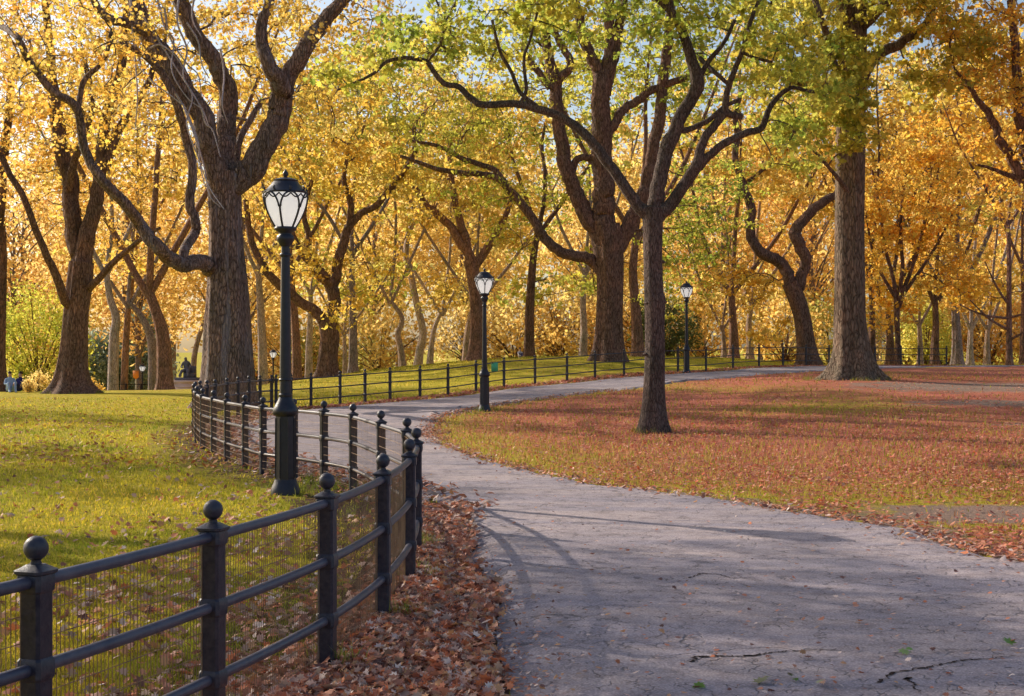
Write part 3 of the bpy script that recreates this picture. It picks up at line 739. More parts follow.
# --- big elm by the fence
tree('elm_tree', 'huge dark ridged elm with forked limbs standing behind the bend of the near fence', 'tree', 43, (228, 405),
 [[(228, 406, 25), (228, 370, 24), (227, 330, 22.5), (227, 290, 20), (226, 255, 17.5), (225, 220, 16.3), (224, 190, 16.5), (224, 172, 17)],
  [(223, 215, 14), (228, 190, 15), (240, 180, 14), (256, 150, 12), (270, 125, 11.5), (277, 105, 11), (278, 86, 10, -.5), (266, 66, 7.5, -1), (258, 48, 6.5, -1), (257, 22, 5.5, -1), (267, 0, 5, -1), (272, -40, 4)],
  [(276, 108, 9), (284, 86, 9), (297, 67, 8.5), (315, 38, 8), (332, 16, 7), (350, -8, 6), (380, -60, 4)],
  [(222, 205, 12), (213, 160, 11, -.5), (203, 131, 10.5, -1), (188, 95, 10, -1), (170, 63, 9.5, -1), (150, 34, 9, -1), (134, 0, 8.5, -1), (120, -50, 6, -1)],
  [(222, 190, 11), (219, 150, 10, .5), (221, 120, 9.5, .8), (223, 93, 9, .8), (213, 63, 8.5, .5), (194, 37, 8, .3), (178, 0, 7.5, 0), (165, -50, 5)],
  [(213, 270, 8), (203, 262, 8, -1), (185, 266, 7.5, -2), (172, 262, 7.2, -2.5), (158, 250, 6.8, -3), (142, 230, 6.2, -3), (127, 209, 5.6, -3.5), (101, 179, 4.8, -4), (84, 150, 4.4, -4), (75, 108, 4.2, -4.5), (50, 90, 3.8, -5), (30, 63, 3.5, -5), (14, 36, 3.2, -5), (-12, 20, 2)],
  [(183, 262, 5, -2), (184, 250, 5, -2), (194, 235, 4.8, -1), (196, 222, 4.6, -1), (190, 205, 4.6, -1), (193, 168, 4.4, -1), (186, 140, 4.2, -1), (175, 97, 4, -1.5), (160, 70, 3.8, -1.5), (138, 50, 3.2, -2), (110, 40, 2, -2)],
  [(78, 112, 3, -4), (86, 80, 2.8, -4), (104, 60, 2.4, -4), (112, 30, 2, -4)],
  [(236, 170, 4, 1), (240, 140, 3.5, 1.5), (252, 118, 3, 2), (262, 100, 2.5, 2)],
  [(150, 34, 5, -1), (125, 22, 4.6, -2), (105, 15, 4, -2.5), (92, -4, 3.5, -3)]],
 [(200, -70, 170, 90, 0, 7), (330, -10, 80, 70, 0, 5), (90, 40, 90, 60, -3, 5), (230, 30, 100, 60, 4, 4), (40, 100, 50, 50, -3, 3), (300, 110, 35, 40, 2, 3), (150, 130, 70, 60, 4, 2.5)],
 440, 'gold', 'bark_elm', leaf=.12, per=34, kind='lobed', clr=.5, seed=21, flare=.55, pal2='amber', tipr=.009, flute=.07)
# pale hanging twigs of the elm
elm = [o for o in C.objects if o.name.startswith('elm_tree')][0]
tw = MB(); oo = np.array(elm.location)
z2 = lambda a: [(x/2.677, y/2.677) for x, y in a]
hang = [[(350, -20), (352, 60), (362, 160), (368, 260), (362, 340)], [(380, 40), (420, 100), (470, 180), (510, 240), (545, 300), (560, 340)], [(420, -10), (440, 70), (465, 110), (460, 190), (500, 260), (540, 290)],
        [(480, -20), (475, 60), (500, 130), (490, 200), (515, 260), (500, 330), (530, 420), (560, 500), (600, 560)], [(500, 60), (530, 110), (540, 170), (560, 210)], [(440, 20), (455, 100), (500, 170), (530, 200), (540, 260)],
        [(490, 280), (520, 360), (545, 440), (560, 520), (590, 555)], [(540, 290), (550, 330), (570, 350), (590, 420)], [(470, 250), (500, 300), (530, 380), (535, 440), (550, 500)], [(400, 130), (430, 120), (470, 150), (500, 200)],
        [(360, 100), (380, 180), (410, 220), (450, 250), (500, 290)], [(520, -10), (515, 50), (540, 100)], [(590, 130), (600, 200), (595, 280), (610, 330)]]
for h in hang:
    pts = [P(x, y, 40.9+.5*rnd.random()) for x, y in z2(h)]; p = catmull(pts, per=6)
    tw.tube(p, np.linspace(.034, .015, len(p)), 5)
o = tw.build('hanging_twigs', M['twig_pale'], elm, True, oo)

# --- left tree
tree('elm_tree', 'broad dark forked tree with flared roots at the left on the lawn crest', 'tree', 56, (73, 395),
 [[(72, 396, 15), (73, 370, 14), (75, 340, 12.5), (77, 310, 12), (80, 285, 12.5), (82, 262, 12)],
  [(80, 268, 9), (75, 235, 8.5, .3), (68, 190, 8, .5), (61, 145, 7, .5), (56, 105, 6, .5), (50, 60, 4.5, .5), (46, 10, 3.5, .5), (40, -50, 2.5)],
  [(84, 268, 9), (90, 240, 8, 0), (100, 200, 7), (104, 165, 6), (103, 140, 5.5), (110, 105, 5), (118, 78, 4.5), (124, 40, 4), (130, -20, 3)],
  [(106, 170, 4.5), (110, 150, 4.5), (122, 125, 4), (138, 100, 3.6), (150, 80, 3), (158, 50, 2.2)],
  [(75, 310, 5), (66, 298, 4.5, -.5), (56, 275, 4, -1), (44, 248, 3.6, -1.5), (27, 205, 3.2, -2), (8, 170, 3, -2), (-6, 140, 2.4, -2)],
  [(85, 292, 4), (96, 280, 3.6, -.5), (114, 260, 3, -1), (134, 243, 2.2, -1.5), (160, 228, 1.5, -2)],
  [(68, 190, 4), (74, 160, 3.6, -.5), (86, 130, 3.2, -1), (92, 95, 2.8, -1), (84, 60, 2.2, -1)]],
 [(80, 40, 100, 80, 0, 5), (20, 110, 60, 70, 0, 4), (130, 100, 50, 60, 1, 4), (60, -50, 120, 60, 0, 6), (40, 200, 50, 40, 2, 3), (110, 200, 45, 40, 3, 2.5)],
 340, 'amber', 'bark_dark', leaf=.14, per=30, clr=.55, seed=22, flare=1.0, pal2='gold')
tree('elm_tree', 'dark trunk cut by the left frame edge beside the seated people', 'tree', 60, (-5, 397),
 [[(-5, 397, 10), (-5, 350, 9.5), (-3, 300, 8.5), (-2, 250, 8), (-4, 210, 7.5)], [(-3, 215, 6), (2, 170, 5), (8, 120, 4), (12, 60, 3)], [(-4, 215, 6), (-14, 170, 5), (-22, 100, 4)]],
 [(-20, 60, 70, 90, 0, 5), (20, 150, 30, 50, 2, 3)], 120, 'amber', 'bark_dark', leaf=.14, per=50, clr=.6, seed=23, flare=.9)
# --- forked trunk right of the nearest lamp
tree('elm_tree', 'reddish dark forked tree growing behind the far fence just right of the nearest lamp', 'tree', 69, (328, 377),
 [[(328, 377, 10), (328, 355, 9), (330, 338, 9), (328, 322, 9)],
  [(328, 330, 6), (318, 316, 5.5), (307, 308, 5), (292, 294, 4.5), (276, 279, 4.2), (262, 262, 3.8), (254, 248, 3.5), (249, 228, 3), (246, 200, 2.6)],
  [(330, 332, 7), (335, 302, 6.5), (332, 282, 6.2), (324, 272, 6), (310, 257, 5), (298, 243, 4), (290, 225, 3.2), (286, 200, 2.6)],
  [(333, 285, 5.5), (337, 267, 5.2), (344, 246, 4.8), (350, 226, 4.2), (362, 212, 3.6), (376, 203, 3.3), (392, 186, 3), (406, 170, 2.6), (416, 150, 2)],
  [(349, 228, 3.5), (350, 205, 3), (344, 180, 2.5), (348, 150, 2)], [(308, 256, 3), (308, 235, 3), (304, 210, 2.4), (312, 180, 2)]],
 [(320, 150, 70, 60, 0, 5), (260, 190, 40, 50, 0, 4), (380, 170, 50, 50, 0, 4), (340, 70, 80, 50, 0, 5), (300, 260, 40, 25, -2, 2), (370, 255, 35, 30, 2, 2.5), (345, 310, 25, 20, -2, 1.5)],
 300, 'gold', 'bark_dark', leaf=.19, per=30, clr=.55, seed=24, flare=.5, pal2='ygreen')
# --- tree behind lamp 2
tree('elm_tree', 'smooth reddish trunk forking high, directly left of the middle lamp', 'tree', 75, (476, 364),
 [[(476, 364, 8), (477, 330, 6.8), (476, 300, 6.5), (473, 275, 6.5), (470, 260, 7)],
  [(471, 262, 5), (461, 246, 4.6), (452, 233, 4.2), (438, 218, 3.8), (424, 206, 3.2), (415, 190, 2.6), (400, 178, 2)],
  [(470, 262, 4.5), (467, 246, 4.4), (463, 232, 4), (457, 205, 3.4), (452, 175, 2.8), (450, 140, 2.2)],
  [(474, 268, 4.5), (483, 256, 4.2), (494, 236, 3.4), (506, 214, 2.8), (514, 190, 2.2)]],
 [(460, 170, 60, 50, 0, 4), (500, 220, 40, 40, 1, 3), (425, 200, 35, 35, 0, 3), (490, 120, 60, 40, 0, 4), (445, 290, 22, 26, 4, 2)],
 190, 'gold', 'bark_red', leaf=.2, per=32, clr=.55, seed=25, flare=.5, pal2='ygreen')
# --- big middle tree
def hp(c, r): return np.clip(.5+.5*np.sin(c[:, 0]*.7+c[:, 2]*.9)+r.normal(0, .25, len(c)), 0, 1)
tree('maple_tree', 'massive dark multi-stemmed tree on the rise behind the far fence, centre of the view', 'tree', 62, (609, 357),
 [[(609, 358, 15), (609, 330, 13.5), (610, 300, 13), (610, 270, 13.5), (608, 240, 15), (606, 225, 14)],
  [(607, 240, 12), (605, 215, 11), (604, 187, 10.5), (603, 150, 10), (603, 110, 9.5), (602, 75, 9)],
  [(601, 82, 6), (596, 64, 6), (590, 50, 5.5), (581, 25, 5.2), (574, -5, 5), (566, -50, 4)], [(604, 82, 6), (608, 50, 5.5), (608, 20, 5.2), (608, -20, 5), (606, -60, 4)], [(606, 95, 5.5), (612, 70, 5), (617, 40, 4.8), (622, 5, 4.5), (628, -40, 4)],
  [(603, 250, 9), (592, 225, 8.2), (578, 202, 7.8), (567, 182, 7.4), (560, 162, 7), (557, 140, 6.5), (553, 110, 6.2), (550, 85, 6), (545, 50, 5), (542, 10, 4.5), (540, -40, 3.5)],
  [(551, 90, 4.5), (558, 80, 4.2), (567, 72, 4), (569, 62, 3.8), (560, 44, 3.4), (553, 22, 3), (550, -10, 2.6)],
  [(549, 88, 3.6), (536, 70, 3.3), (525, 55, 3), (524, 40, 2.8), (528, 15, 2.5), (535, -20, 2)],
  [(614, 250, 9), (626, 225, 7.5), (636, 202, 7), (643, 178, 6.5), (648, 155, 6), (653, 131, 6), (657, 105, 5.6), (660, 82, 5.4), (666, 45, 4.8), (670, 0, 4), (672, -50, 3)],
  [(606, 138, 5), (614, 124, 4.5), (622, 110, 4.4), (632, 100, 4.2), (648, 90, 4), (665, 84, 3.6), (688, 77, 3.2), (710, 71, 2.6), (724, 62, 2)],
  [(600, 270, 7), (589, 262, 6), (578, 258, 5.5), (560, 255, 5.2), (548, 246, 5), (541, 232, 4.6), (531, 215, 4.2), (518, 200, 4), (500, 180, 3.6), (482, 174, 3.2), (464, 173, 3), (438, 170, 2.4), (418, 163, 2), (400, 156, 1.6)],
  [(510, 190, 3), (497, 172, 2.8), (480, 165, 2.6), (463, 160, 2.4), (445, 150, 2), (430, 144, 1.8), (412, 141, 1.4)],
  [(568, 182, 4), (576, 160, 3.6), (590, 157, 3.4), (598, 155, 3)]],
 [(430, 140, 60, 30, 0, 4), (480, 190, 50, 30, 0, 3), (540, 50, 70, 60, 0, 5), (640, 40, 80, 60, 1, 5), (600, -50, 150, 70, 0, 7), (700, 90, 40, 50, 0, 4), (560, 190, 40, 40, 3, 2.5), (680, 235, 45, 40, 2, 3), (675, 290, 30, 30, 3, 2.5), (520, 240, 35, 25, 3, 2), (500, 120, 60, 50, 2, 3), (720, 190, 45, 50, 2, 3, 2600), (690, 245, 45, 35, 3, 2.5, 2400), (585, 275, 30, 25, 3, 2, 700), (440, 95, 60, 40, 3, 3)],
 720, 'ygreen', 'bark_dark', leaf=.14, per=32, clr=.55, flat=.35, seed=26, flare=.35, pal2='green', palf=lambda c, r: np.clip(.35+(c[:, 0]-4)*.12+r.normal(0, .25, len(c)), 0, 1))
# --- young tree on the right lawn
yd = 27.2
tree('oak_tree', 'slender young tree with grey knobbly trunk standing alone on the leafy right lawn', 'tree', yd, (653.5, 431),
 [[(653.5, 431, 11.5), (654, 400, 10.5), (655, 360, 10), (655, 320, 9.8), (655, 300, 10.6), (654, 290, 9.6), (653, 255, 9.4), (653, 228, 10), (653, 208, 11)],
  [(651, 215, 8), (640, 204, 6), (624, 184, 5.4), (604, 157, 5), (586, 134, 4.6), (563, 116, 4.2), (537, 106, 4), (512, 102, 3.6), (482, 103, 3.4), (470, 96, 3.2), (458, 85, 2.9), (443, 82, 2.8), (434, 72, 2.6), (427, 62, 2.4), (415, 58, 2.2), (400, 58, 2), (386, 62, 1.8), (374, 73, 1.6), (356, 82, 1.3), (338, 90, 1)],
  [(653, 215, 8), (657, 195, 7.5), (664, 160, 7), (672, 138, 6.8), (680, 118, 6.8), (692, 98, 6.4), (698, 82, 6.8), (694, 62, 5.4), (689, 46, 4.8), (678, 22, 4.2), (668, 8, 4), (656, -4, 3.6), (640, -30, 3)],
  [(673, 22, 3), (672, 8, 2.8), (668, -20, 2.4)],
  [(656, 216, 8), (668, 208, 6.5), (682, 186, 6), (697, 166, 6), (700, 150, 4.6), (706, 136, 4.2), (716, 122, 4), (725, 112, 4), (733, 115, 3.2), (742, 117, 3)],
  [(724, 113, 3.6), (727, 92, 3.2), (733, 72, 2.9), (741, 52, 2.6), (746, 34, 2.4), (752, 14, 2.1), (757, 4, 2), (770, -20, 1.6)],
  [(698, 168, 4.5), (706, 158, 4.2), (718, 148, 4), (732, 139, 3.8), (748, 133, 3.6), (762, 129, 3.3), (769, 112, 3), (778, 99, 2.6), (792, 88, 2.2), (812, 92, 1.8), (836, 90, 1.4)],
  [(660, 158, 3), (666, 138, 3), (676, 131, 3.2), (690, 128, 3), (709, 119, 2.6), (724, 106, 2.3), (740, 99, 2)],
  [(698, 82, 3), (708, 62, 2.5), (722, 45, 2.2), (735, 20, 1.8)], [(700, 58, 2.5, .3), (715, 72, 2.3), (728, 84, 2)],
  [(537, 106, 2.4), (520, 92, 2.1), (512, 72, 1.9), (500, 50, 1.7), (492, 20, 1.4)], [(427, 62, 1.6), (440, 45, 1.4), (446, 20, 1.2)], [(741, 52, 1.8), (756, 58, 1.6), (772, 62, 1.4)], [(520, 104, 2, .3), (526, 90, 1.8), (524, 60, 1.6), (530, 40, 1.4), (538, 10, 1.2)]],
 [(420, 40, 80, 35, 0, 2), (500, 20, 90, 45, 0, 3), (590, 0, 80, 40, 0, 3), (700, 10, 90, 45, 0, 3), (780, 60, 50, 45, 0, 2.5), (815, 110, 40, 30, 0, 1.6), (790, 160, 30, 22, 0, 1.2), (350, 80, 30, 25, 0, 1.2), (620, -70, 240, 40, 0, 4), (520, -150, 200, 60, -1, 4), (760, -140, 160, 60, 0, 4)],
 720, 'oak', 'bark_young', leaf=.1, per=38, kind='lobed', clr=.27, seed=27, flare=.6, knobs=((662, 302, 5), (649, 303, 4.5), (662, 262, 3.5), (646, 354, 3), (648, 246, 3.5)), tipr=.006, flute=.03, wander=.7, pal2='ygreen')
# --- crooked tree
tree('elm_tree', 'crooked leaning dark tree with two winding bare limbs left of the great oak', 'tree', 72, (809, 361),
 [[(809, 362, 10), (806, 340, 8.8), (802, 315, 8.2), (796, 296, 8.5), (790, 282, 8.2)],
  [(791, 286, 6), (784, 268, 5.8), (774, 258, 5.5), (760, 250, 5.2), (752, 238, 5), (750, 222, 4.6), (753, 209, 4.4), (748, 192, 4), (740, 172, 3.6), (735, 155, 3.2), (738, 135, 3), (736, 115, 2.8), (742, 90, 2.2)],
  [(797, 292, 6), (803, 276, 5.6), (806, 262, 5.4), (801, 246, 5.8), (799, 233, 6), (806, 218, 5.2), (815, 208, 4.6), (826, 199, 4.2), (836, 192, 3.6), (848, 178, 2.6)],
  [(738, 190, 2.4), (752, 178, 2), (765, 168, 1.6), (776, 160, 1.2)]],
 [(760, 160, 45, 40, 2, 3), (800, 120, 60, 50, 2, 3), (830, 200, 40, 40, 2, 3), (735, 290, 45, 40, 3, 2), (770, 330, 30, 16, 3, 2)], 190, 'gold', 'bark_dark', leaf=.2, per=30, clr=.52, seed=28, flare=.4, pal2='orange')
# --- great oak
tree('oak_tree', 'great straight tall oak with ridged grey brown bark and spreading roots on the right lawn', 'tree', 45, (853, 377),
 [[(853, 378, 18), (852, 350, 16.6), (850, 320, 15), (850, 280, 14.4), (849.5, 240, 14), (849.5, 200, 14), (850, 150, 14.5), (851, 110, 14), (852, 75, 14.5), (852, 40, 14), (853, 15, 13), (853, -60, 10)],
  [(856, 92, 9), (863, 76, 7), (873, 65, 6), (884, 56, 5.6), (900, 50, 5), (910, 42, 4.4), (920, 34, 3.4), (935, 10, 2.6)],
  [(850, 40, 9), (845, 10, 8, -.5), (838, -30, 6, -1), (825, -80, 4, -1)],
  [(848, 130, 5), (838, 118, 4, -1), (825, 100, 3.4, -2), (806, 86, 2.8, -3), (785, 78, 2.2, -4)],
  [(846, 190, 3, -1), (832, 172, 2, -2), (812, 150, 1.6, -3), (790, 128, 1.2, -3.5), (775, 118, 1)],
  [(846, 105, 5, -1), (838, 80, 4, -2), (828, 40, 3.4, -3), (815, 0, 3, -4), (800, -40, 2)],
  [(858, 30, 5), (880, 10, 4.5, -1), (905, -10, 3.6, -2), (940, -30, 3, -3)]],
 [(850, 120, 30, 38, -2.5, 1.2), (800, 105, 55, 50, -2.5, 2.6), (895, 10, 80, 45, -1, 4), (850, -60, 160, 70, 0, 6), (940, 75, 40, 32, 0, 3), (780, 30, 60, 50, -2, 3), (845, 60, 40, 40, -2.5, 1.5), (985, 40, 30, 30, 0, 2)],
 640, 'oak', 'bark_oak', leaf=.15, per=38, kind='lobed', clr=.36, seed=29, flare=.85, pal2='gold', flute=.05, palf=lambda c, r: np.clip(.15+.35*r.random(len(c))+.25*(c[:, 0] > 11.5), 0, 1))
# --- tree off the right edge
tree('maple_tree', 'orange gold maple leaning in from the right frame edge', 'tree', 44, (1052, 380),
 [[(1052, 380, 14), (1050, 330, 12), (1046, 280, 11), (1040, 230, 10), (1034, 190, 9.5)],
  [(1035, 200, 7), (1024, 180, 6), (1014, 162, 5), (1002, 143, 4.4), (996, 128, 4), (988, 115, 3.6), (978, 102, 3), (968, 85, 2.2), (955, 70, 1.6)],
  [(1036, 200, 7), (1026, 160, 6), (1021, 125, 5.5), (1020, 90, 5), (1016, 50, 4), (1010, 0, 3)], [(1036, 195, 7), (1050, 140, 6), (1060, 60, 5)], [(1022, 178, 3.5), (1006, 175, 2.4), (992, 168, 1.8), (978, 165, 1.2)]],
 [(985, 50, 55, 60, 0, 3.5), (1040, 120, 50, 80, 0, 4), (960, 0, 55, 40, 0, 3.5), (1010, -60, 110, 50, 0, 5), (1000, 130, 35, 40, 1, 2.5), (1010, 200, 40, 35, 3, 2)],
 380, 'orange', 'bark_dark', leaf=.14, per=26, clr=.4, seed=30, flare=.5, pal2='amber')
# --- unseen trees added left of the frame to stripe lawn and path with shade
def offtree(label, x, d, zc, rx, rz, n, seed, leaf=.11, per=40, clr=.8):
    k = F/d; px = CX+x*k; gy = HY+(CAMZ-gzf(x, d))*k; Y = lambda z: HY-(z-CAMZ)*k; r_ = .32*k
    tree('elm_tree', label, 'tree', d, (px, gy),
         [[(px, gy, r_), (px+.1*k, Y(2), r_*.9), (px, Y(4), r_*.85), (px+.2*k, Y(5.5), r_*.8)], [(px+.1*k, Y(5), r_*.6), (px-1.5*k, Y(7), r_*.45, -1), (px-3*k, Y(9.5), r_*.25, -2)], [(px+.1*k, Y(5), r_*.6), (px+1.6*k, Y(7.2), r_*.45, 1), (px+3*k, Y(zc), r_*.25, 2)],
          [(px+.1*k, Y(5), r_*.55), (px+.4*k, Y(8), r_*.4, -1.5), (px+.2*k, Y(zc+1), r_*.2, -3)], [(px+.1*k, Y(5), r_*.5), (px-.5*k, Y(8.5), r_*.4, 2), (px, Y(zc+2), r_*.2, 3)]],
         [(px, Y(zc), rx*k, rz*k, 0, rx), (px+1*k, Y(zc+1.5), rx*.7*k, rz*k, -1, rx*.7)], n, 'gold', 'bark_elm', leaf=leaf, per=per, clr=clr, seed=seed, flare=.6)
offtree('nearest unseen elm added outside the left frame edge to shade the near path', -15.2, 19.5, 10, 4.8, 2.2, 300, 33, .12, 40, .6)
offtree('middle unseen elm added outside the left frame edge to stripe the lawn with shade', -24, 33, 11, 3.6, 2.6, 150, 34, .13, 36, .6)
offtree('farthest unseen elm added outside the left frame edge to shade the lawn', -31, 49, 11, 3.8, 2.8, 130, 35, .15, 34, .6)
# --- golden fan shaped tree
tree('maple_tree', 'dense golden orange fan shaped tree with many thin stems right of the great oak', 'tree', 74, (898, 366),
 [[(898, 367, 3), (898, 340, 2.7), (897, 320, 2.7), (897, 305, 3)], [(897, 310, 2.4), (894, 280, 2), (886, 250, 1.8), (880, 210, 1.4), (872, 170, 1)], [(897, 310, 2.4), (902, 270, 2), (900, 230, 1.6), (904, 180, 1.2)],
  [(898, 308, 2.4), (908, 280, 2.1), (918, 250, 1.8), (926, 215, 1.5), (932, 180, 1.2)], [(899, 300, 2), (916, 275, 1.8), (936, 245, 1.5), (952, 215, 1.2)], [(897, 300, 2), (882, 275, 1.7), (872, 250, 1.4), (866, 215, 1.1)]],
 [(905, 200, 55, 60, 0, 4), (940, 250, 40, 50, 0, 3), (875, 240, 25, 60, 0, 3), (890, 305, 30, 26, 1, 2), (925, 150, 40, 30, 0, 3), (965, 285, 26, 26, 1, 2)],
 460, 'orange', 'bark_dark', leaf=.17, per=28, clr=.42, seed=31, flare=.3, pal2='gold')

# --- background trees (each its own): (name,label,px,base_y,r_px,d,top stems..., palette,bark,crown width px, leaf)
BG = [
 ('pale slanting grey trunk left of the distant evergreens', 113, 389, 5.2, 84, [(114, 340), (116, 318), (110, 298), (106, 270)], 'gold', 'bark_pale'),
 ('thin pinkish trunk in front of the blue green evergreens', 124, 389, 3.6, 90, [(126, 340), (129, 302), (133, 270), (136, 240)], 'amber', 'bark_red'),
 ('grey trunk whose dark limb bends away left, beside the reddish forked trunk', 153, 389, 4.4, 86, [(152, 345), (146, 325), (138, 312), (128, 302)], 'amber', 'bark_grey'),
 ('reddish brown forked trunk left of the statue', 165, 392, 8, 70, [(164, 350), (161, 328), (156, 312), (148, 290)], 'gold', 'bark_red'),
 ('thin grey tree with spreading stems behind the statue', 194, 388, 3, 118, [(194, 360), (198, 340), (204, 322), (210, 300)], 'pale', 'bark_grey'),
 ('grey trunk just right of the big fence elm', 263, 379, 4.8, 90, [(262, 340), (260, 300), (258, 270)], 'amber', 'bark_grey'),
 ('straight reddish trunk immediately right of the nearest lamp shaft', 297, 379, 5, 84, [(296, 340), (293, 300), (290, 270)], 'gold', 'bark_red'),
 ('slim greyish trunk between the lamp and the forked tree', 309, 376, 3.8, 92, [(309, 350), (310, 325), (311, 290)], 'amber', 'bark_grey'),
 ('straight dark grey trunk right of the forked tree', 353, 372, 4.6, 82, [(353, 330), (352, 290), (352, 250)], 'ygreen', 'bark_grey'),
 ('short stubby trunk beside the straight dark grey trunk', 345, 373, 2.6, 90, [(345, 355), (344, 330)], 'ygreen', 'bark_dark'),
 ('curved thin trunk with low spreading branches in the golden middle distance', 403, 369, 3.6, 90, [(401, 350), (398, 335), (402, 318), (390, 300)], 'gold', 'bark_dark'),
 ('pale snaking bare trunk rising above its neighbours in the golden middle distance', 418, 366, 4.2, 95, [(420, 350), (423, 332), (416, 300), (411, 275), (406, 255), (410, 230), (418, 215)], 'pale', 'bark_pale'),
 ('grey leaning trunk right of the pale snaking one', 430, 366, 3.4, 98, [(431, 350), (434, 330), (442, 310)], 'gold', 'bark_grey'),
 ('dark leaning trunk close behind the smooth reddish trunk', 466, 362, 4, 92, [(467, 340), (470, 320), (476, 300)], 'gold', 'bark_dark'),
 ('olive grey trunk beside the distant sitting person', 529, 360, 5.4, 84, [(529, 335), (530, 300), (533, 260), (538, 230)], 'ygreen', 'bark_dark'),
 ('thin hazy trunk left of the massive central tree', 583, 356, 4, 94, [(584, 330), (583, 300), (585, 270)], 'gold', 'bark_grey'),
 ('pale slanting trunk between the massive tree and the young one', 638, 357, 6.2, 74, [(637, 330), (635, 300), (633, 270), (636, 235)], 'green', 'bark_red'),
 ('low dark trunk half hidden right of the third lamp', 724, 361, 3, 92, [(724, 345), (722, 325)], 'gold', 'bark_dark'),
 ('stout brown trunk under golden boughs right of the third lamp', 734, 360, 5.4, 90, [(734, 340), (733, 320), (731, 290)], 'gold', 'bark_red'),
 ('narrow brown trunk under golden boughs, third right of the third lamp', 750, 360, 4, 96, [(750, 345), (749, 325), (752, 300)], 'gold', 'bark_dark'),
 ('brown trunk tucked against the right side of the great oak', 872, 366, 4, 84, [(872, 335), (872, 305), (870, 270)], 'gold', 'bark_dark'),
 ('dark trunk between the great oak and the golden fan tree', 890, 366, 4.8, 88, [(890, 345), (889, 325), (888, 300)], 'gold', 'bark_dark'),
 ('thin dark trunk behind the last fence bays', 920, 366, 3.2, 90, [(920, 345), (919, 320)], 'ygreen', 'bark_dark'),
 ('sturdy black trunk with rough crown near the last fence post', 935, 366, 4.6, 86, [(935, 345), (936, 325), (935, 300)], 'gold', 'bark_dark'),
 ('thickest dark trunk right of the end of the far fence', 957, 366, 6, 88, [(957, 345), (956, 325), (955, 300)], 'amber', 'bark_grey'),
 ('shadowy short trunk right of the thickest dark trunk', 970, 366, 4, 100, [(970, 350), (971, 325)], 'orange', 'bark_grey'),
 ('narrow dark trunk left of the straight red brown trunk', 987, 366, 3.4, 92, [(987, 345), (988, 325)], 'orange', 'bark_dark'),
 ('straight red brown trunk with bare side branches near the right edge', 1009.5, 367, 3.2, 74, [(1009, 340), (1009, 300), (1009, 260), (1008, 220)], 'orange', 'bark_red'),
 ('reddish trunk at the very right edge of the frame', 1023, 367, 3.6, 80, [(1023, 340), (1024, 300), (1022, 260)], 'orange', 'bark_red'),
]
for i, (lab, px, by, rp, d, st, pal, bk) in enumerate(BG):
    r_ = random.Random(100+i); s = F/d
    l0 = [(px, by, rp)]+[(x, y, rp*(1-.45*(j+1)/len(st))) for j, (x, y) in enumerate(st)]
    ex, ey, er = l0[-1]; limbs = [l0]
    top = HY-(r_.uniform(18, 24)-CAMZ)*s
    for k in range(3):
        a = (-1, 0.15, 1)[k]*r_.uniform(.5, 1.2); L = (ey-top)
        q = [(ex, ey+6, er*.85)]
        for t in (.25, .5, .75, 1): q.append((ex+a*L*.45*t**.8+r_.uniform(-4, 4), ey-L*t*(1 if k == 1 else .8), er*.85*(1-.75*t), r_.uniform(-.5, .5)+(k-1)*2*t))
        limbs.append(q)
    if 'bare side' in lab:
        for (sx, sy, tx, ty) in ((1009, 330, 970, 300), (1009, 318, 960, 305), (1009, 305, 985, 262), (1009, 340, 1035, 318), (1009, 318, 1040, 300)):
            limbs.append([(sx, sy, 1.4), ((sx+tx)/2, (sy+ty)/2+4, 1.1, -.6), (tx, ty, .6, -1)])
    cw = r_.uniform(3.2, 4.8)*s; mid = (ey+top)/2
    low = 285 if px > 700 or 330 < px < 600 else 260
    if lab.startswith(('pale snaking', 'thin grey')): low = 200
    bl = [(ex, top+.25*(ey-top), cw, .35*(ey-top), 0, 3.5), (ex-cw*.7, mid, cw*.6, .3*(ey-top), 0, 2.5), (ex+cw*.7, mid, cw*.6, .3*(ey-top), 1, 2.5), (ex, low, cw*.8, 22, 2, 2)]
    if d >= 90: bk = {'bark_dark': 'bark_haze', 'bark_grey': 'bark_pale'}.get(bk, bk)  # distant trunks get paler bark, haze painted into the bark colour
    tree('elm_tree' if bk != 'bark_pale' else 'plane_tree', lab, 'tree', d, (px, by), limbs, bl, 115, pal, bk, leaf=.28, per=22, clr=.72, seed=200+i, flare=.4, group='background trees beyond the lawns', pal2=('ygreen' if (330 < px < 600 or i % 3 == 0) else 'gold'), sides=10, tipr=.014)

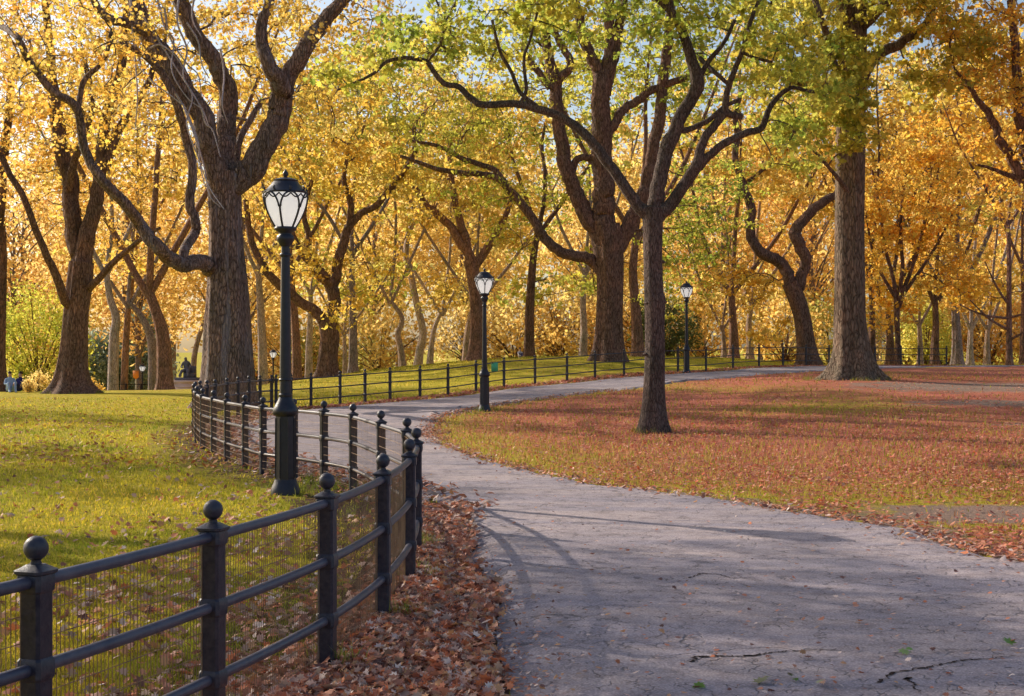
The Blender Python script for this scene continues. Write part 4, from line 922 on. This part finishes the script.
# --- shrubs, understorey
def shrub(name, label, px, d, w, h, pal, n, leaf, per=60, cat='bush', z=None, cone=False, seed=0, group=None, clr=.35):
    x = (px-CX)*d/F; z = gzf(x, d) if z is None else z
    r = np.random.default_rng(300+seed); root = empty(name, (x, d, z), label, cat, group)
    st = MB(); T = []
    q = r.normal(size=(n, 3)); q /= np.linalg.norm(q, axis=1)[:, None]; q *= (r.uniform(.2, 1, n)**.4)[:, None]
    T = q*np.array([w/2, w/2, h/2])+np.array([0, 0, h*.52])
    if cone: f = np.clip(1.1-T[:, 2]/h, .12, 1); T[:, 0] *= f*1.2; T[:, 1] *= f*1.2
    for k in range(0, n, max(1, n//24)):
        t = T[k]; st.tube(catmull([[0, 0, -.1], [t[0]*.3, t[1]*.3, t[2]*.45], t], per=4), np.linspace(.03, .01, 9)*max(1, h/2.5), 5)
    st.build('stems' if not cone else 'trunk', M['bark_dark'], root)
    c = np.repeat(T, per, axis=0)+r.normal(size=(n*per, 3))*clr
    c[:, 2] = np.maximum(c[:, 2], .03)
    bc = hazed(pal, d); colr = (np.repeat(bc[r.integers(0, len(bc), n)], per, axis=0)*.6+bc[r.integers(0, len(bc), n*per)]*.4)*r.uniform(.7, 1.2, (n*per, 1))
    v, f, cl = scatter_leaves(c, leaf*r.uniform(.6, 1.3, n*per), colr, 'simple', 'random', r)
    mkmesh('foliage', v, [f], M['leaves'], root, False, cl); return root
shrub('evergreen_tree', 'tall blue green evergreen behind the orange sign', 141, 125, 6.5, 8.0, 'blueg', 110, .3, 70, 'tree', cone=True, seed=1, clr=.5)
shrub('evergreen_tree', 'broad low blue green evergreen left of the orange sign', 100, 125, 5.5, 6.0, 'blueg', 110, .3, 70, 'tree', seed=2, clr=.5)
shrub('evergreen_tree', 'blue green evergreen mass between the pale trunks', 122, 130, 6, 5.5, 'blueg', 110, .3, 70, 'tree', seed=3, clr=.5)
shrub('small_tree', 'small bushy yellow green tree left of the broad forked tree', 38, 70, 4.8, 5.2, 'ygreen', 130, .15, 60, 'tree', seed=4)
shrub('bush', 'little tan orange bush beside the person in navy', 28.5, 57, .55, .5, 'pale', 26, .05, 40, seed=5, clr=.06)
shrub('bush', 'pale dry tall grass bush near the lawn crest at left', 37, 62, 1.1, .8, 'pale', 22, .08, 40, seed=6, clr=.14)
shrub('bush', 'yellow bush against the left side of the broad forked tree', 50, 75, 2.2, 1.8, 'gold', 40, .12, 50, seed=7, clr=.2)
shrub('bush', 'low yellow bush at the right foot of the broad forked tree', 91, 78, 1.2, .9, 'gold', 24, .1, 50, seed=8, clr=.15)
shrub('bush', 'dark green rounded bush behind the young tree', 668, 88, 4.2, 3.6, 'dkgreen', 80, .18, 60, seed=9, clr=.3)
shrub('bush', 'bright yellow green bush under the golden boughs left of the last posts', 926, 96, 3.6, 4.2, 'ygreen', 70, .2, 60, seed=10)
UND = [(20, 115, 9, 7, 'gold'), (75, 135, 10, 7, 'amber'), (175, 140, 9, 7, 'amber'), (222, 130, 9, 8, 'pale'), (262, 118, 8, 6, 'amber'), (300, 112, 8, 6.5, 'gold'), (340, 112, 8, 6, 'ygreen'), (380, 105, 8, 5.5, 'gold'),
       (430, 110, 9, 5.5, 'gold'), (470, 112, 8, 6, 'pale'), (515, 108, 8, 6, 'gold'), (560, 105, 8, 6, 'gold'), (605, 108, 8, 6, 'amber'), (650, 104, 8, 6, 'gold'), (700, 106, 8, 5.5, 'gold'), (742, 110, 8, 6, 'amber'), (785, 108, 8, 6, 'gold'),
       (830, 112, 8, 6, 'ygreen'), (905, 115, 8, 6, 'pale'), (945, 112, 9, 7, 'gold'), (990, 108, 8, 6, 'orange'), (1035, 108, 9, 7, 'orange')]
for i, (px, d, w, h, pal) in enumerate(UND):
    if i in (2, 3, 8, 15): continue
    h *= .9
    shrub('understorey_tree', 'low %s foliage filling the wood below the tall crowns' % {'gold': 'golden', 'amber': 'amber', 'pale': 'pale straw', 'ygreen': 'yellow green', 'orange': 'orange'}[pal], px, d, w, h, pal, 80, .3, 30, 'tree', seed=20+i, clr=.5, group='low %s understorey trees in the wood' % pal)

# far wood: copies of a few source trees
def far_proto(i, pal, h, w):
    r = np.random.default_rng(500+i); root = empty('distant_tree', (0, 0, 0), 'distant hazy tree of the golden wood closing the view', 'tree', 'distant trees of the far wood')
    st = MB(); st.tube([(0, 0, -1), (.1, 0, h*.25), (-.2, .1, h*.5), (.1, 0, h*.8)], [.38, .3, .22, .08], 10)
    n = 170; q = r.normal(size=(n, 3)); q /= np.linalg.norm(q, axis=1)[:, None]; q *= (r.uniform(.1, 1, n)**.4)[:, None]
    T = q*np.array([w/2, w/2, h*.42])+np.array([0, 0, h*.6])
    for k in range(0, n, 5):
        t = T[k]; z = max(h*.18, t[2]-np.hypot(t[0], t[1])*1.1); st.tube(catmull([[0, 0, z], [t[0]*.5, t[1]*.5, (z+t[2])/2+.3], t], per=4), np.linspace(.13, .03, 9), 5)
    st.build('trunk', M['bark_grey'], root)
    per = 26; c = np.repeat(T, per, axis=0)+r.normal(size=(n*per, 3))*.9
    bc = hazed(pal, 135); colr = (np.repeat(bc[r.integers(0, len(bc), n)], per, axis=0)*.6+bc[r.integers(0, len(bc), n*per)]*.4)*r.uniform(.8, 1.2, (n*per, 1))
    v, f, cl = scatter_leaves(c, .5*r.uniform(.6, 1.3, n*per), colr, 'simple', 'random', r)
    mkmesh('crown', v, [f], M['leaves'], root, False, cl); return root
protos = [far_proto(0, 'gold', 25, 13), far_proto(1, 'amber', 27, 13), far_proto(2, 'pale', 24, 13), far_proto(3, 'orange', 26, 14)]
def copy_tree(o):
    c = o.copy(); C.objects.link(c)
    for ch in list(o.children):
        k = ch.copy(); C.objects.link(k); k.parent = c
    return c
spots = []
fr_ = random.Random(9)
for d, stepx, hs in ((122, 10, .78), (148, 12, 1.05), (178, 15, 1.25)):
    w = d*.40; x = -w-4
    while x < w+4:
        spots.append((x+fr_.uniform(-2, 2), d+fr_.uniform(-6, 6), fr_.uniform(.88, 1.1)*hs)); x += stepx
used = [False]*4
for x, y, s in spots:
    px = CX+x/y*F
    k = (fr_.choice([0, 1, 1]) if px < 330 else fr_.choice([0, 0, 2]) if px < 700 else fr_.choice([3, 0, 3, 1]))
    if 170 < px < 240 and y < 138: continue
    o = protos[k] if not used[k] else copy_tree(protos[k]); used[k] = True
    o.location = (x, y, gzf(x, y)-.3); o.scale = (s, s, s); o.rotation_euler = (0, 0, fr_.uniform(0, 6.28))

for k in range(4):
    if not used[k]:
        for ch in list(protos[k].children): bpy.data.objects.remove(ch)
        bpy.data.objects.remove(protos[k])
# ------------------------------------------------------------------ statue, signs, people
def skin_body(name, joints, edges, mats, regions, parent, sub=2):
    me = bpy.data.meshes.new(name); me.from_pydata([j[:3] for j in joints], edges, [])
    o = bpy.data.objects.new(name, me); C.objects.link(o)
    o.modifiers.new('s', 'SKIN'); 
    if not me.skin_vertices: me.skin_vertices.new()
    for i, j in enumerate(joints):
        me.skin_vertices[0].data[i].radius = (j[3], j[3] if len(j) < 5 else j[4])
    me.skin_vertices[0].data[0].use_root = True
    md = o.modifiers.new('u', 'SUBSURF'); md.levels = sub; md.render_levels = sub
    bpy.context.view_layer.update()
    dg = bpy.context.evaluated_depsgraph_get(); nm = bpy.data.meshes.new_from_object(o.evaluated_get(dg))
    bpy.data.objects.remove(o); bpy.data.meshes.remove(me)
    nm.name = name; nm.materials.clear()
    for m in mats: nm.materials.append(m)
    for p in nm.polygons: p.use_smooth = True; p.material_index = regions(p.center)
    o = bpy.data.objects.new(name, nm); C.objects.link(o); o.parent = parent; return o
# sitting on the ground, knees up, facing -y; pelvis at origin
SIT = [(0, 0, .13, .13, .15), (0, .02, .35, .13, .10), (0, 0, .52, .15, .10), (0, -.01, .62, .06), (0, -.02, .70, .075), (0, -.03, .80, .085),
       (.16, 0, .55, .055), (.22, -.12, .36, .045), (.12, -.34, .36, .035), (.08, -.42, .37, .035), (-.16, 0, .55, .055), (-.22, -.12, .36, .045), (-.12, -.34, .36, .035), (-.08, -.42, .37, .035),
       (.1, -.1, .13, .09), (.13, -.42, .42, .065), (.12, -.62, .1, .05), (.12, -.78, .05, .04), (-.1, -.1, .13, .09), (-.13, -.42, .42, .065), (-.12, -.62, .1, .05), (-.12, -.78, .05, .04)]
SE = [(0, 1), (1, 2), (2, 3), (3, 4), (4, 5), (2, 6), (6, 7), (7, 8), (8, 9), (2, 10), (10, 11), (11, 12), (12, 13), (0, 14), (14, 15), (15, 16), (16, 17), (0, 18), (18, 19), (19, 20), (20, 21)]
def person(x, y, label, top, legs, rz, z=None):
    r = empty('person', (x, y, (gzf(x, y) if z is None else z)-.02), label, 'person', rz=rz)
    def reg(c):
        if c[2] > .64: return 0
        if c[1] < -.3 and c[2] > .3 and abs(c[0]) < .1: return 0
        if c[1] < -.05 and c[2] < .5 and abs(c[0]) < .19 or c[2] < .2: return 2
        return 1
    skin_body('body', SIT, SE, [M['skin'], top, legs], reg, r)
    m = MB(); m.lathe([(.05, -.06), (.07, -.035), (.078, 0), (.075, .03), (.06, .055), (.035, .07), (.01, .076)], 14, (0, .018, .81)); m.build('hair', M['hair'], r)
    return r
person((10-CX)/24.5, F/24.5, 'person in light blue clothes sitting on the grass at the far left', M['cloth_blue'], M['cloth_blue'], .5)
person((20.5-CX)/24, F/24, 'person in navy clothes sitting on the grass next to the tan bush', M['cloth_navy'], M['cloth_navy'], -.3)
person((520-CX)*88/F, 88, 'distant dark haired person in pale top sitting beside the olive grey trunk', M['cloth_pale'], M['cloth_navy'], .8)
# statue: seated bronze figure in a chair on a pink granite plinth
sd = 110; sx = (188-CX)*sd/F; pz = CAMZ-(379.5-HY)*sd/F; gz0 = gzf(sx, sd)
r = empty('statue', (sx, sd, gz0), 'dark bronze seated figure on a pink granite plinth beyond the lawn', 'statue')
h = pz-gz0; m = MB()
m.box((0, 0, h*.5-.15), (1.95, 1.8, h-.1+.3)); m.box((0, 0, h-.14), (2.15, 2.0, .2)); m.box((0, 0, h-.55), (2.02, 1.87, .08))
m.build('plinth', M['stone'], r, False)
m = MB(); m.box((0, 0, h+.06), (1.75, 1.5, .2)); m.box((.12, .1, h+.35), (.85, .8, .4)); m.box((.12, .45, h+.75), (.85, .12, .6)); m.box((.5, 0, h+.62), (.12, .8, .1)); m.box((-.28, 0, h+.62), (.12, .8, .1)); m.build('chair', M['bronze'], r, False)
K = 1.12
J = [(0, .1, .62, .2, .2), (-.03, .12, .95, .19, .15), (-.06, .1, 1.22, .22, .15), (-.07, .06, 1.4, .09), (-.08, .02, 1.5, .1), (-.09, -.02, 1.66, .12),
     (.16, .05, 1.22, .09), (.3, -.05, .92, .075), (.34, -.35, .86, .06), (-.28, .05, 1.2, .09), (-.36, -.1, .9, .075), (-.2, -.4, .88, .06), (.14, -.1, .62, .14), (.18, -.5, .62, .12), (.2, -.55, .3, .09), (.2, -.7, .22, .07), (-.14, -.1, .62, .14), (-.22, -.5, .62, .12), (-.34, -.6, .3, .09), (-.36, -.75, .22, .07)]
J = [(q[0]*K-.1, q[1]*K, h+.05+q[2]*K*.92)+tuple(v*K for v in q[3:]) for q in J]
E = [(0, 1), (1, 2), (2, 3), (3, 4), (4, 5), (2, 6), (6, 7), (7, 8), (2, 9), (9, 10), (10, 11), (0, 12), (12, 13), (13, 14), (14, 15), (0, 16), (16, 17), (17, 18), (18, 19)]
skin_body('figure', J, E, [M['bronze']], lambda c: 0, r)
# orange sign on white pole
sd = 96; sx = (136-CX)*sd/F; tz = CAMZ-(375-HY)*sd/F; g0 = gzf(sx, sd)
r = empty('sign', (sx, sd, g0), 'small orange sign on a thin white pole left of the distant lamp', 'sign')
m = MB(); m.tube([(0, 0, -.1), (0, 0, tz-g0+.2)], .03, 8, True); m.build('pole', M['white_metal'], r)
m = MB(); w, hh = .2, .3; prof = [(-w, hh), (w, hh), (w, -hh*.5), (0, -hh), (-w, -hh*.5)]
V = [(x, y, z+tz-g0) for y in (-.05, -.035) for x, z in prof]; fs = [(4, 3, 2, 1, 0), (5, 6, 7, 8, 9)]+[(i, (i+1) % 5, 5+(i+1) % 5, 5+i) for i in range(5)]
mkmesh('sign_board', V, fs, M['sign_orange'], r)
# green sign on the far fence
fx = np.interp(494.5, [476, 504], [far[8][0], far[9][0]]); fy = np.interp(494.5, [476, 504], [far[8][1], far[9][1]]); g0 = gzf(fx, fy)
r = empty('fence_sign', (fx, fy-.06, g0+.74), 'small blank green notice hanging on the far fence beside the middle lamp', 'sign')
m = MB(); m.box((0, 0, 0), (.23, .012, .3)); o = m.build('sign_board', M['sign_green'], r, False)
m = MB(); m.tube([(-.07, .0, .145), (-.07, .03, .17)], .006, 5); m.tube([(.07, .0, .145), (.07, .03, .17)], .006, 5); m.build('hook', M['iron'], r)
# ------------------------------------------------------------------ grass & fallen leaves
def sample_screen(n, px0, px1, py0, py1, seed):
    r = np.random.default_rng(seed); px = r.uniform(px0, px1, n); py = r.uniform(py0, py1, n)
    d = CAMZ*F/(py-HY)
    for _ in range(6):
        z = gz((px-CX)*d/F, d); d = np.clip((CAMZ-z)*F/(py-HY), 3, 75)
    return (px-CX)*d/F, d, r
def grass(name, n, px0, px1, py0, py1, keep, colf, hgt, seed, label):
    x, y, r = sample_screen(n, px0, px1, py0, py1, seed); k = keep(x, y); x = x[k]; y = y[k]; n = len(x)
    z = gz(x, y)-.005; hh = hgt*r.uniform(.5, 1.4, n)*np.clip(y/14, .85, 1.6); w = .0022*np.clip(y/6, 1, 7)*r.uniform(.7, 1.4, n)
    a = r.uniform(0, 2*PI, n); ln_ = r.normal(0, .35, (n, 2))*hh[:, None]
    u = np.stack([np.cos(a), np.sin(a), np.zeros(n)], 1)*w[:, None]; b0 = np.stack([x, y, z], 1)
    mid = b0+np.concatenate([ln_*.35, (hh*.6)[:, None]], 1); tip = b0+np.concatenate([ln_, hh[:, None]], 1)
    V = np.stack([b0-u, b0+u, mid+u*.7, mid-u*.7, tip], 1).reshape(-1, 3); i = (np.arange(n)*5)[:, None]
    Q = i+np.array([0, 1, 2, 3]); T = i+np.array([3, 2, 4]); c = colf(x, y, r)
    o = mkmesh(name, V, [Q, T], M['grass'], None, False, np.repeat(c, 5, axis=0)); return tag(o, label, 'grass', kind='stuff')
def gl(x, y, r):
    n = len(x); p = np.array([(.50, .46, .03), (.66, .57, .04), (.78, .62, .06), (.84, .6, .12), (.34, .34, .025)])
    c = p[r.choice(5, n, p=[.25, .3, .25, .1, .1])]*r.uniform(.75, 1.2, (n, 1))
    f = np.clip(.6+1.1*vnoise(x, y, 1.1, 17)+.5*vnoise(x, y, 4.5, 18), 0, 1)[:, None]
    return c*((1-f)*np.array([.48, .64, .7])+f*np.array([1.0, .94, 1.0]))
def gr_(x, y, r):
    n = len(x); p = np.array([(.42, .36, .05), (.52, .32, .1), (.54, .27, .12), (.48, .2, .09), (.34, .32, .04)])
    return p[r.choice(5, n, p=[.25, .2, .2, .2, .15])]*r.uniform(.75, 1.2, (n, 1))
notp = lambda x, y: ~in_path(x, y)
left = lambda x, y: notp(x, y) & ~right_lawn(x, y)
def left_noverge(x, y):
    k = left(x, y); df = dist_line(x, y, fence_all); bank = (y < 14) & (x > -1.15)
    inner = (df < .9) & (y > 14)
    return k & ~(bank) & ((np.random.default_rng(1).random(x.shape) < .25) | ~inner)
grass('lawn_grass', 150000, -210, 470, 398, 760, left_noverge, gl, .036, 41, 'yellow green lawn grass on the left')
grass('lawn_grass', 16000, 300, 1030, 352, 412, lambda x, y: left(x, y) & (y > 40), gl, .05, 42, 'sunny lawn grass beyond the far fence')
def rk(x, y):
    mr, md, ms = masks(x, y); return right_lawn(x, y) & (np.random.default_rng(2).random(x.shape) > np.clip(mr*.55+md*1.2, 0, .97))
grass('turf_grass', 88000, 420, 1340, 372, 560, rk, gr_, .05, 43, 'thin browning turf on the right lawn')
# tufts at the near fence foot
tx, ty = [], []
tr = np.random.default_rng(44)
for (x, y) in near[2:12]:
    for _ in range(3):
        ox, oy = tr.normal(0, .12), tr.normal(0, .35); n = tr.integers(20, 70)
        tx.append(x+ox+tr.normal(0, .045, n)); ty.append(y+oy+tr.normal(0, .045, n))
for (bx0, by0, br, cnt_) in ((2.75, 27.2, .34, 12), (-2.62, 16.28, .3, 6), ((484.5-CX)/38.6, F/38.6, .3, 5), (10.96, 45, 1.5, 24), (-17.6, 56, 1.2, 20)):
    for q in range(cnt_):
        a_ = tr.uniform(0, 6.28); n = tr.integers(10, 26)
        tx.append(bx0+br*math.cos(a_)+tr.normal(0, .05, n)); ty.append(by0+br*math.sin(a_)+tr.normal(0, .05, n))
tx = np.concatenate(tx); ty = np.concatenate(ty); n = len(tx)
hh = .13*tr.uniform(.5, 1.4, n); a = tr.uniform(0, 6.28, n); u = np.stack([np.cos(a), np.sin(a), 0*a], 1)*.0028; b0 = np.stack([tx, ty, gz(tx, ty)], 1); lean = tr.normal(0, .35, (n, 2))*hh[:, None]
mid = b0+np.concatenate([lean*.35, (hh*.6)[:, None]], 1); tip = b0+np.concatenate([lean, hh[:, None]], 1)
V = np.stack([b0-u, b0+u, mid+u*.7, mid-u*.7, tip], 1).reshape(-1, 3); i = (np.arange(n)*5)[:, None]
pc = np.array([(.18, .24, .03), (.34, .36, .06), (.24, .28, .04)])[tr.integers(0, 3, n)]
tag(mkmesh('grass_tufts', V, [i+np.array([0, 1, 2, 3]), i+np.array([3, 2, 4])], M['grass'], None, False, np.repeat(pc, 5, axis=0)), 'green grass tufts at the foot of the near fence', 'grass', kind='stuff')

LITTER = np.array([(.58, .22, .13), (.66, .30, .19), (.40, .17, .11), (.68, .42, .32), (.78, .6, .52), (.66, .22, .10), (.22, .10, .08), (.62, .32, .15), (.45, .3, .22)])
def litter(name, x, y, r, size, label, kind='lobed', lift=.02, tilt=.35, pal=LITTER, curl=.35):
    n = len(x); z = gz(x, y)+r.uniform(.008, lift, n)+np.where(in_path(x, y), .032, 0)
    s = size*r.uniform(.6, 1.25, n); c = pal[r.integers(0, len(pal), n)]*r.uniform(.75, 1.25, (n, 1))
    v, f, cl = scatter_leaves(np.stack([x, y, z], 1), s, np.clip(c, 0, .9), kind, tilt, r, curl)
    return tag(mkmesh(name, v, [f], M['fallen'], None, False, cl), label, 'leaves', kind='stuff')
# thick bank between near fence and path
r = np.random.default_rng(51); n = 32000
by_ = 4.5+10.2*r.random(n)**1.15; Lx = np.interp(by_, [p[1] for p in near[:9]], [p[0] for p in near[:9]]); Rx = np.interp(by_, LL[:, 1][:76], LL[:, 0][:76])
bt = r.beta(1.1, 1.15, n); bx_ = Lx-.25+(Rx-.03-Lx+.25)*bt+r.normal(0, .05, n)
keep = ~((bx_ < Lx) & (r.random(n) < .4)) & (r.random(n) < np.where(in_path(bx_, by_), .35, 1))
litter('fallen_leaves', bx_[keep], by_[keep], r, .066, 'deep bank of red brown fallen leaves between the near fence and the path', lift=.07, tilt=.55)
# behind near fence on lawn
x, y, r = sample_screen(11000, -20, 430, 470, 760, 52); k = left_noverge(x, y)
nb = vnoise(x, y, 1.6, 8); k &= (r.random(len(x)) < np.clip(.16+.6*nb+.7*np.exp(-dist_line(x, y, np.array(near))/1.0), .08, 1)); x = x[k]; y = y[k]
litter('fallen_leaves', x, y, r, .068, 'scattered red and tan leaves lying in the left lawn', lift=.05, tilt=.5)
x, y, r = sample_screen(2600, -20, 430, 398, 470, 53); k = left(x, y); litter('fallen_leaves', x[k], y[k], r, .09, 'sparse fallen leaves on the far part of the left lawn', 'simple', lift=.06, pal=np.array([(.5, .2, .06), (.6, .36, .14), (.4, .14, .06)]))
# right lawn
x, y, r = sample_screen(118000, 420, 1340, 371, 575, 54)
mr_, md_, _ = masks(x, y); k = right_lawn(x, y) & (r.random(len(x)) < np.clip((.12+mr_*.95-md_*.55)*np.clip(.75+1.0*vnoise(x, y, .9, 31)+.6*vnoise(x, y, 3.1, 32), .15, 1.3), .05, 1)); x = x[k]; y = y[k]
RUST = np.array([(.56, .19, .11), (.62, .24, .13), (.54, .15, .10), (.66, .29, .18), (.74, .4, .28), (.7, .18, .08), (.44, .14, .10), (.6, .25, .17)])
litter('fallen_leaves', x, y, r, .055, 'carpet of rust coloured leaves over the right lawn', 'simple', lift=.04, tilt=.3, pal=RUST)
# strip along the far fence and inside the loop
r = np.random.default_rng(55); fa = np.array(far); t = r.uniform(0, len(fa)-1.01, 5200); i = t.astype(int); f_ = (t-i)[:, None]; p = fa[i]*(1-f_)+fa[i+1]*f_; p = p+r.normal(0, .38, p.shape)+[0, -.25]
litter('fallen_leaves', p[:, 0], p[:, 1], r, .11, 'rust leaf strip along the foot of the far fence', 'simple', lift=.05, pal=RUST)
na = np.array(off_near[9:]); t = r.uniform(0, len(na)-1.01, 5000); i = t.astype(int); f_ = (t-i)[:, None]; p = na[i]*(1-f_)+na[i+1]*f_+r.normal(0, .3, (5000, 2))+[-.25, 0]
litter('fallen_leaves', p[:, 0], p[:, 1], r, .09, 'brown leaves along the path side of the fence loop', 'simple', lift=.05)
# on the asphalt
x, y, r = sample_screen(900, 430, 1040, 440, 760, 56); k = in_path(x, y); litter('fallen_leaves', x[k], y[k], r, .038, 'single leaves scattered on the asphalt path', lift=.03, tilt=.25)
x, y, r = sample_screen(2600, 430, 560, 520, 760, 57); k = in_path(x, y); xx = x[k]; yy = y[k]
dd = dist_line(xx, yy, LL[:90]); k2 = r.random(len(xx)) < np.exp(-dd/.16); litter('leaf_crumbs', xx[k2], yy[k2], r, .03, 'leaf crumbs along the left edge of the path', 'simple', lift=.02, tilt=.3)
Ri = [q for q in RR if q[1] > 6 and q[1] < 45]; Ri = np.array(Ri); t = r.uniform(0, len(Ri)-1.01, 6000); i = t.astype(int); f_ = (t-i)[:, None]; p = Ri[i]*(1-f_)+Ri[i+1]*f_+r.normal(0, .16, (6000, 2))
litter('fallen_leaves', p[:, 0], p[:, 1], r, .06, 'leaves gathered along the right edge of the path', 'simple', lift=.03, tilt=.35)
gx = np.array([ray(px_, py_) for px_, py_ in [(768, 686), (790, 684), (796, 688), (762, 690), (820, 692), (910, 657), (905, 660), (905, 540), (700, 694), (1008, 650)]])
litter('green_leaves', gx[:, 0], gx[:, 1], r, .07, 'a few green leaves dropped on the near asphalt', lift=.02, tilt=.3, pal=np.array([(.25, .42, .1), (.4, .5, .16), (.5, .5, .3)]))
# the wide open crack near the bottom
def crack(pts, w, label):
    p = catmull(np.array([ray(*q) for q in pts]), per=14); rr_ = np.random.default_rng(len(pts)); n = len(p); tn = np.gradient(p, axis=0); tn /= np.linalg.norm(tn, axis=1)[:, None]; nn = np.stack([-tn[:, 1], tn[:, 0]], 1)
    p = p+np.cumsum(rr_.normal(0, .006, p.shape), axis=0)+rr_.normal(0, .006, p.shape); ww = w*np.linspace(1, .25, n)*rr_.uniform(.15, 1.2, n); a = p+nn*ww[:, None]; b2 = p-nn*ww[:, None]*rr_.uniform(.4, 1, (n, 1))
    V = np.vstack([np.column_stack([a, gz(a[:, 0], a[:, 1])+.034]), np.column_stack([b2, gz(b2[:, 0], b2[:, 1])+.034])]); i = np.arange(n-1)
    return tag(mkmesh('path_crack', V, [np.stack([i, i+1, n+i+1, n+i], 1)], M['crack'], None, False), label, kind='structure')
crack([(690, 668), (705, 662), (730, 661), (760, 660), (785, 657), (810, 655), (850, 652)], .022, 'open crack across the path')
crack([(690, 582), (702, 578), (715, 577), (730, 580), (752, 580)], .02, 'short crack in the sunlit asphalt')
crack([(880, 690), (900, 680), (930, 676), (960, 672), (1000, 668), (1030, 664)], .018, 'crack at the lower right of the path')
crack([(905, 683), (912, 690), (922, 700)], .02, 'branching crack at the lower right corner')

# ------------------------------------------------------------------ camera, light
cam = bpy.data.cameras.new('camera'); co = bpy.data.objects.new('camera', cam); C.objects.link(co)
cam.sensor_width = 36; cam.lens = F/1024*36; cam.clip_end = 4000; co.location = (0, 0, CAMZ); co.rotation_euler = (PI/2, 0, 0)
bpy.context.scene.camera = co
SUN_AZ = (-.80, .60); EL = math.radians(28)
sd = Vector((SUN_AZ[0]*math.cos(EL), SUN_AZ[1]*math.cos(EL), math.sin(EL))).normalized()
l = bpy.data.lights.new('sun', 'SUN'); l.energy = 5.0; l.angle = math.radians(.5); l.color = (1, .9, .75)
lo = bpy.data.objects.new('sun', l); C.objects.link(lo); lo.rotation_euler = (-sd).to_track_quat('-Z', 'Y').to_euler()
sc = bpy.context.scene; w = bpy.data.worlds.new('World'); sc.world = w; w.use_nodes = True; nt = w.node_tree
bg = nt.nodes['Background']; sky = nt.nodes.new('ShaderNodeTexSky'); sky.sky_type = 'NISHITA'; sky.sun_disc = False
sky.sun_elevation = EL; sky.sun_rotation = math.atan2(SUN_AZ[0], SUN_AZ[1]); sky.air_density = 1.0; sky.dust_density = 2.3; sky.ozone_density = 1.0
nt.links.new(sky.outputs[0], bg.inputs[0]); bg.inputs[1].default_value = .15
sc.view_settings.view_transform = 'Standard'; sc.view_settings.look = 'None'; sc.view_settings.exposure = 0; sc.view_settings.gamma = 1
sc.cycles.max_bounces = 5; sc.cycles.diffuse_bounces = 4; sc.cycles.use_adaptive_sampling = True; sc.cycles.adaptive_threshold = .02; sc.cycles.transmission_bounces = 6; sc.cycles.use_denoising = True
